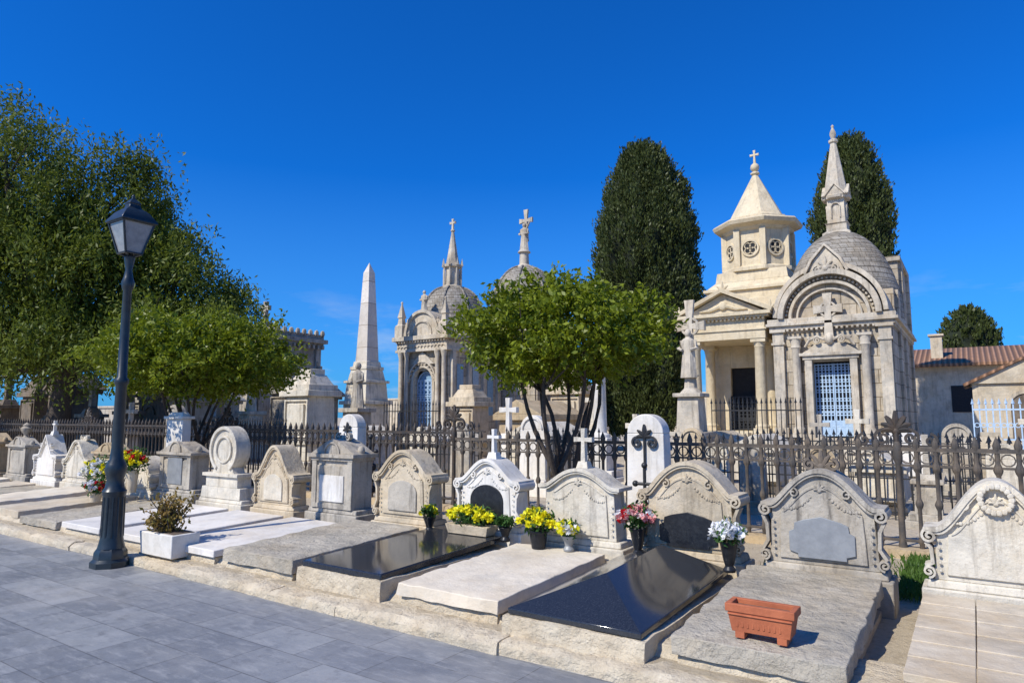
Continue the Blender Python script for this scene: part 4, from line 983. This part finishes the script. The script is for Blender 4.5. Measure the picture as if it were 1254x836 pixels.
t=thing('blue_railing','pale blue ornamental iron grave railing','railing',(-.02,19.6,.1))
m=MB()
for i in range(26): m.cbox(.13*i,0,.026,.022,0,1.85); m.lathe([(.035,0),(0,.14)],4,.13*i,0,1.85)
for z in (.15,1.0,1.7): m.box(0,3.3,-.018,.018,z,z+.035)
for i in range(25): m.band(arc(.13*i+.065,1.35,.05,0,360,10),.018,-.01,.01); m.band(arc(.13*i+.065,.6,.05,0,360,10),.018,-.01,.01)
finish(m,'ironwork',t,BLUEI)
t=thing('grave_railing','black spiked iron grave railing','railing',(-5.9,18.3,.1))
m=MB()
for i in range(20): m.cbox(.12*i,0,.02,.02,0,1.9); m.lathe([(.035,0),(.02,.05),(0,.16)],4,.12*i,0,1.9)
for z in (.2,1.0,1.7): m.box(0,2.3,-.015,.015,z,z+.03)
finish(m,'ironwork',t,IRONB)
clone(t,(-15.5,15.5,.1))
for u,v,s in ((-1.9,11.7,.62),(-4.6,11.5,.62),(-3.4,13.2,.65),(-.2,12.4,.62),(-2.0,14.6,.62),(-8.6,12.4,.65),(-11.2,11.8,.7),(-18.3,12.2,.75)):
    clone(t,(u,v,.1),scale=(1,1,s),label='low black spiked iron grave railing')
# ------------------------------------------------------------------ planters and flowers
t=thing('planter','white concrete planter box with sparse shrub on the kerb','planter',(-7.56,4.25,.12))
m=MB(); m.box(-.32,.32,-.15,.15,0,.25,-.02,-.015); finish(m,'box',t,CONC,.01)
m=MB(); m.box(-.29,.29,-.12,.12,.2,.255); finish(m,'soil',t,SOIL)
m=MB(); P=[]
for i in range(34):
    a=random.uniform(0,2*PI); r=random.uniform(.05,.32); z=.25+random.uniform(.2,.5)-r*.4
    b=limb(m,(random.uniform(-.12,.12),random.uniform(-.05,.05),.23),(r*math.cos(a),r*math.sin(a)*.8,z),.010,.004,.1,5,5)
    for k in range(28):
        q=b[random.randint(2,5)]; P.append((q[0]+random.gauss(0,.03),q[1]+random.gauss(0,.03),q[2]+random.gauss(0,.03)))
finish(m,'stems',t,BARK); leaves('foliage',t,BUSHL,np.array(P),.055,bias=(0,0,.6),aspect=.5)
t=thing('terracotta_planter','empty footed terracotta trough planter with moulded rim','planter',(-1.15,4.42,.30),scale=.95)
m=MB(); w_,d_=.21,.085
m.box(-w_+.03,w_-.03,-d_+.01,d_-.01,.04,.17,-.022,-.015)
m.box(-w_-.005,w_+.005,-d_-.012,-d_+.02,.165,.215); m.box(-w_-.005,w_+.005,d_-.02,d_+.012,.165,.215); m.box(-w_-.005,-w_+.03,-d_+.02,d_-.02,.165,.215); m.box(w_-.03,w_+.005,-d_+.02,d_-.02,.165,.215)
for q in(-1,1):
    m.box(q*.13-.03,q*.13+.03,-d_+.01,d_-.01,0,.045)
m.box(-.20,.20,-d_-.012,-d_+.02,.145,.155)
for i in range(9): m.box(-.15+i*.033,-.135+i*.033,-d_+.002,-d_+.02,.07,.135)
finish(m,'trough',t,TERRA,.004)
m=MB(); m.box(-.17,.17,-.06,.06,.1,.185); finish(m,'soil',t,SOIL)
def bouquet(u,v,z,cols,label,n=30,r=.16,vase='cone',hv=.22,vm=SLATE,spreadz=.8):
    t=thing('flower_vase',label,'flowers',(u,v,z))
    m=MB()
    if vase=='cone': m.lathe([(.05,0),(.055,.02),(.035,.05),(.05,.1),(.075,hv),(.08,hv+.01)],14)
    elif vase=='pot': m.lathe([(.07,0),(.095,hv),(.105,hv),(.105,hv+.02)],16)
    elif vase=='trough': m.box(-.26,.26,-.08,.08,0,hv,-.03,-.02)
    finish(m,'vase',t,vm,.004)
    hw=1.9 if vase=='trough' else 1
    P=[]
    c0=np.array([0,0,hv+r*.65])
    for k in range(n*7):
        d=rng.normal(size=3); d/=np.linalg.norm(d); P.append(c0+d*r*rng.uniform(.3,1.15)*np.array([hw,.9,spreadz]))
    leaves('leaves',t,FG,np.array(P),.07,bias=(0,0,.4),aspect=.35)
    for ci,cmat in enumerate(cols):
        Q=[];N=[]
        for k in range(n//len(cols)):
            d=rng.normal(size=3); d/=np.linalg.norm(d); d[2]=abs(d[2])*.9-.15; d[1]-=.25
            c=c0+d*r*rng.uniform(.75,1.1)*np.array([hw,.9,spreadz])
            for p in range(16): Q.append(c+rng.normal(size=3)*.014); N.append(d+rng.normal(size=3)*.7)
        leaves('blossoms',t,cmat,np.array(Q),.05,bias=np.array(N),spread=.3,aspect=.7)
    return t
bouquet(-4.62,5.98,.38,[FY],'yellow artificial flowers in a stone trough on a grave',60,.15,'trough',.10,CREAM)
bouquet(-3.72,5.93,.33,[FY],'large yellow chrysanthemum bunch in a dark pot',60,.17,'pot',.16,SLATE)
bouquet(-3.40,5.98,.33,[FY,FW],'smaller bunch of yellow and white flowers',36,.11,'cone',.14,METPL)
bouquet(-2.66,5.98,.37,[FP,FW,FP,FR],'pink and white flowers in a black vase',44,.16,'cone',.24)
bouquet(-1.80,5.92,.34,[FW],'white lilies in a black vase with greenery',44,.13,'cone',.24)
bouquet(-4.18,6.0,.34,[FG],'green sprig in a small dark vase',16,.09,'cone',.14)
bouquet(-5.24,6.0,.34,[FG,FY],'green sprig with yellow buds in dark vase',16,.10,'cone',.16)
bouquet(-12.05,5.6,.32,[FW,FW,FY],'large white and yellow flower bouquet on a grave',100,.30,'pot',.24,CREAM)
bouquet(-11.45,5.75,.42,[FY,FR,FY],'large red and yellow bouquet on a grave',90,.26,'pot',.34,CREAM)
bouquet(-11.65,5.3,.3,[FW,FG,FR],'white and red flowers with foliage on a slab',40,.18,'pot',.12,CREAM)
P=[]
for i in range(2600):
    P.append((rng.uniform(-.66,-.42) if i%2 else rng.uniform(-1.9,.8),rng.uniform(6.7,8.6),.13+rng.uniform(0,.05)))
o=leaves('grass',None,GRASSM,np.array(P),.09,bias=(0,0,1.6),spread=.5,aspect=.18); o["kind"]="stuff"
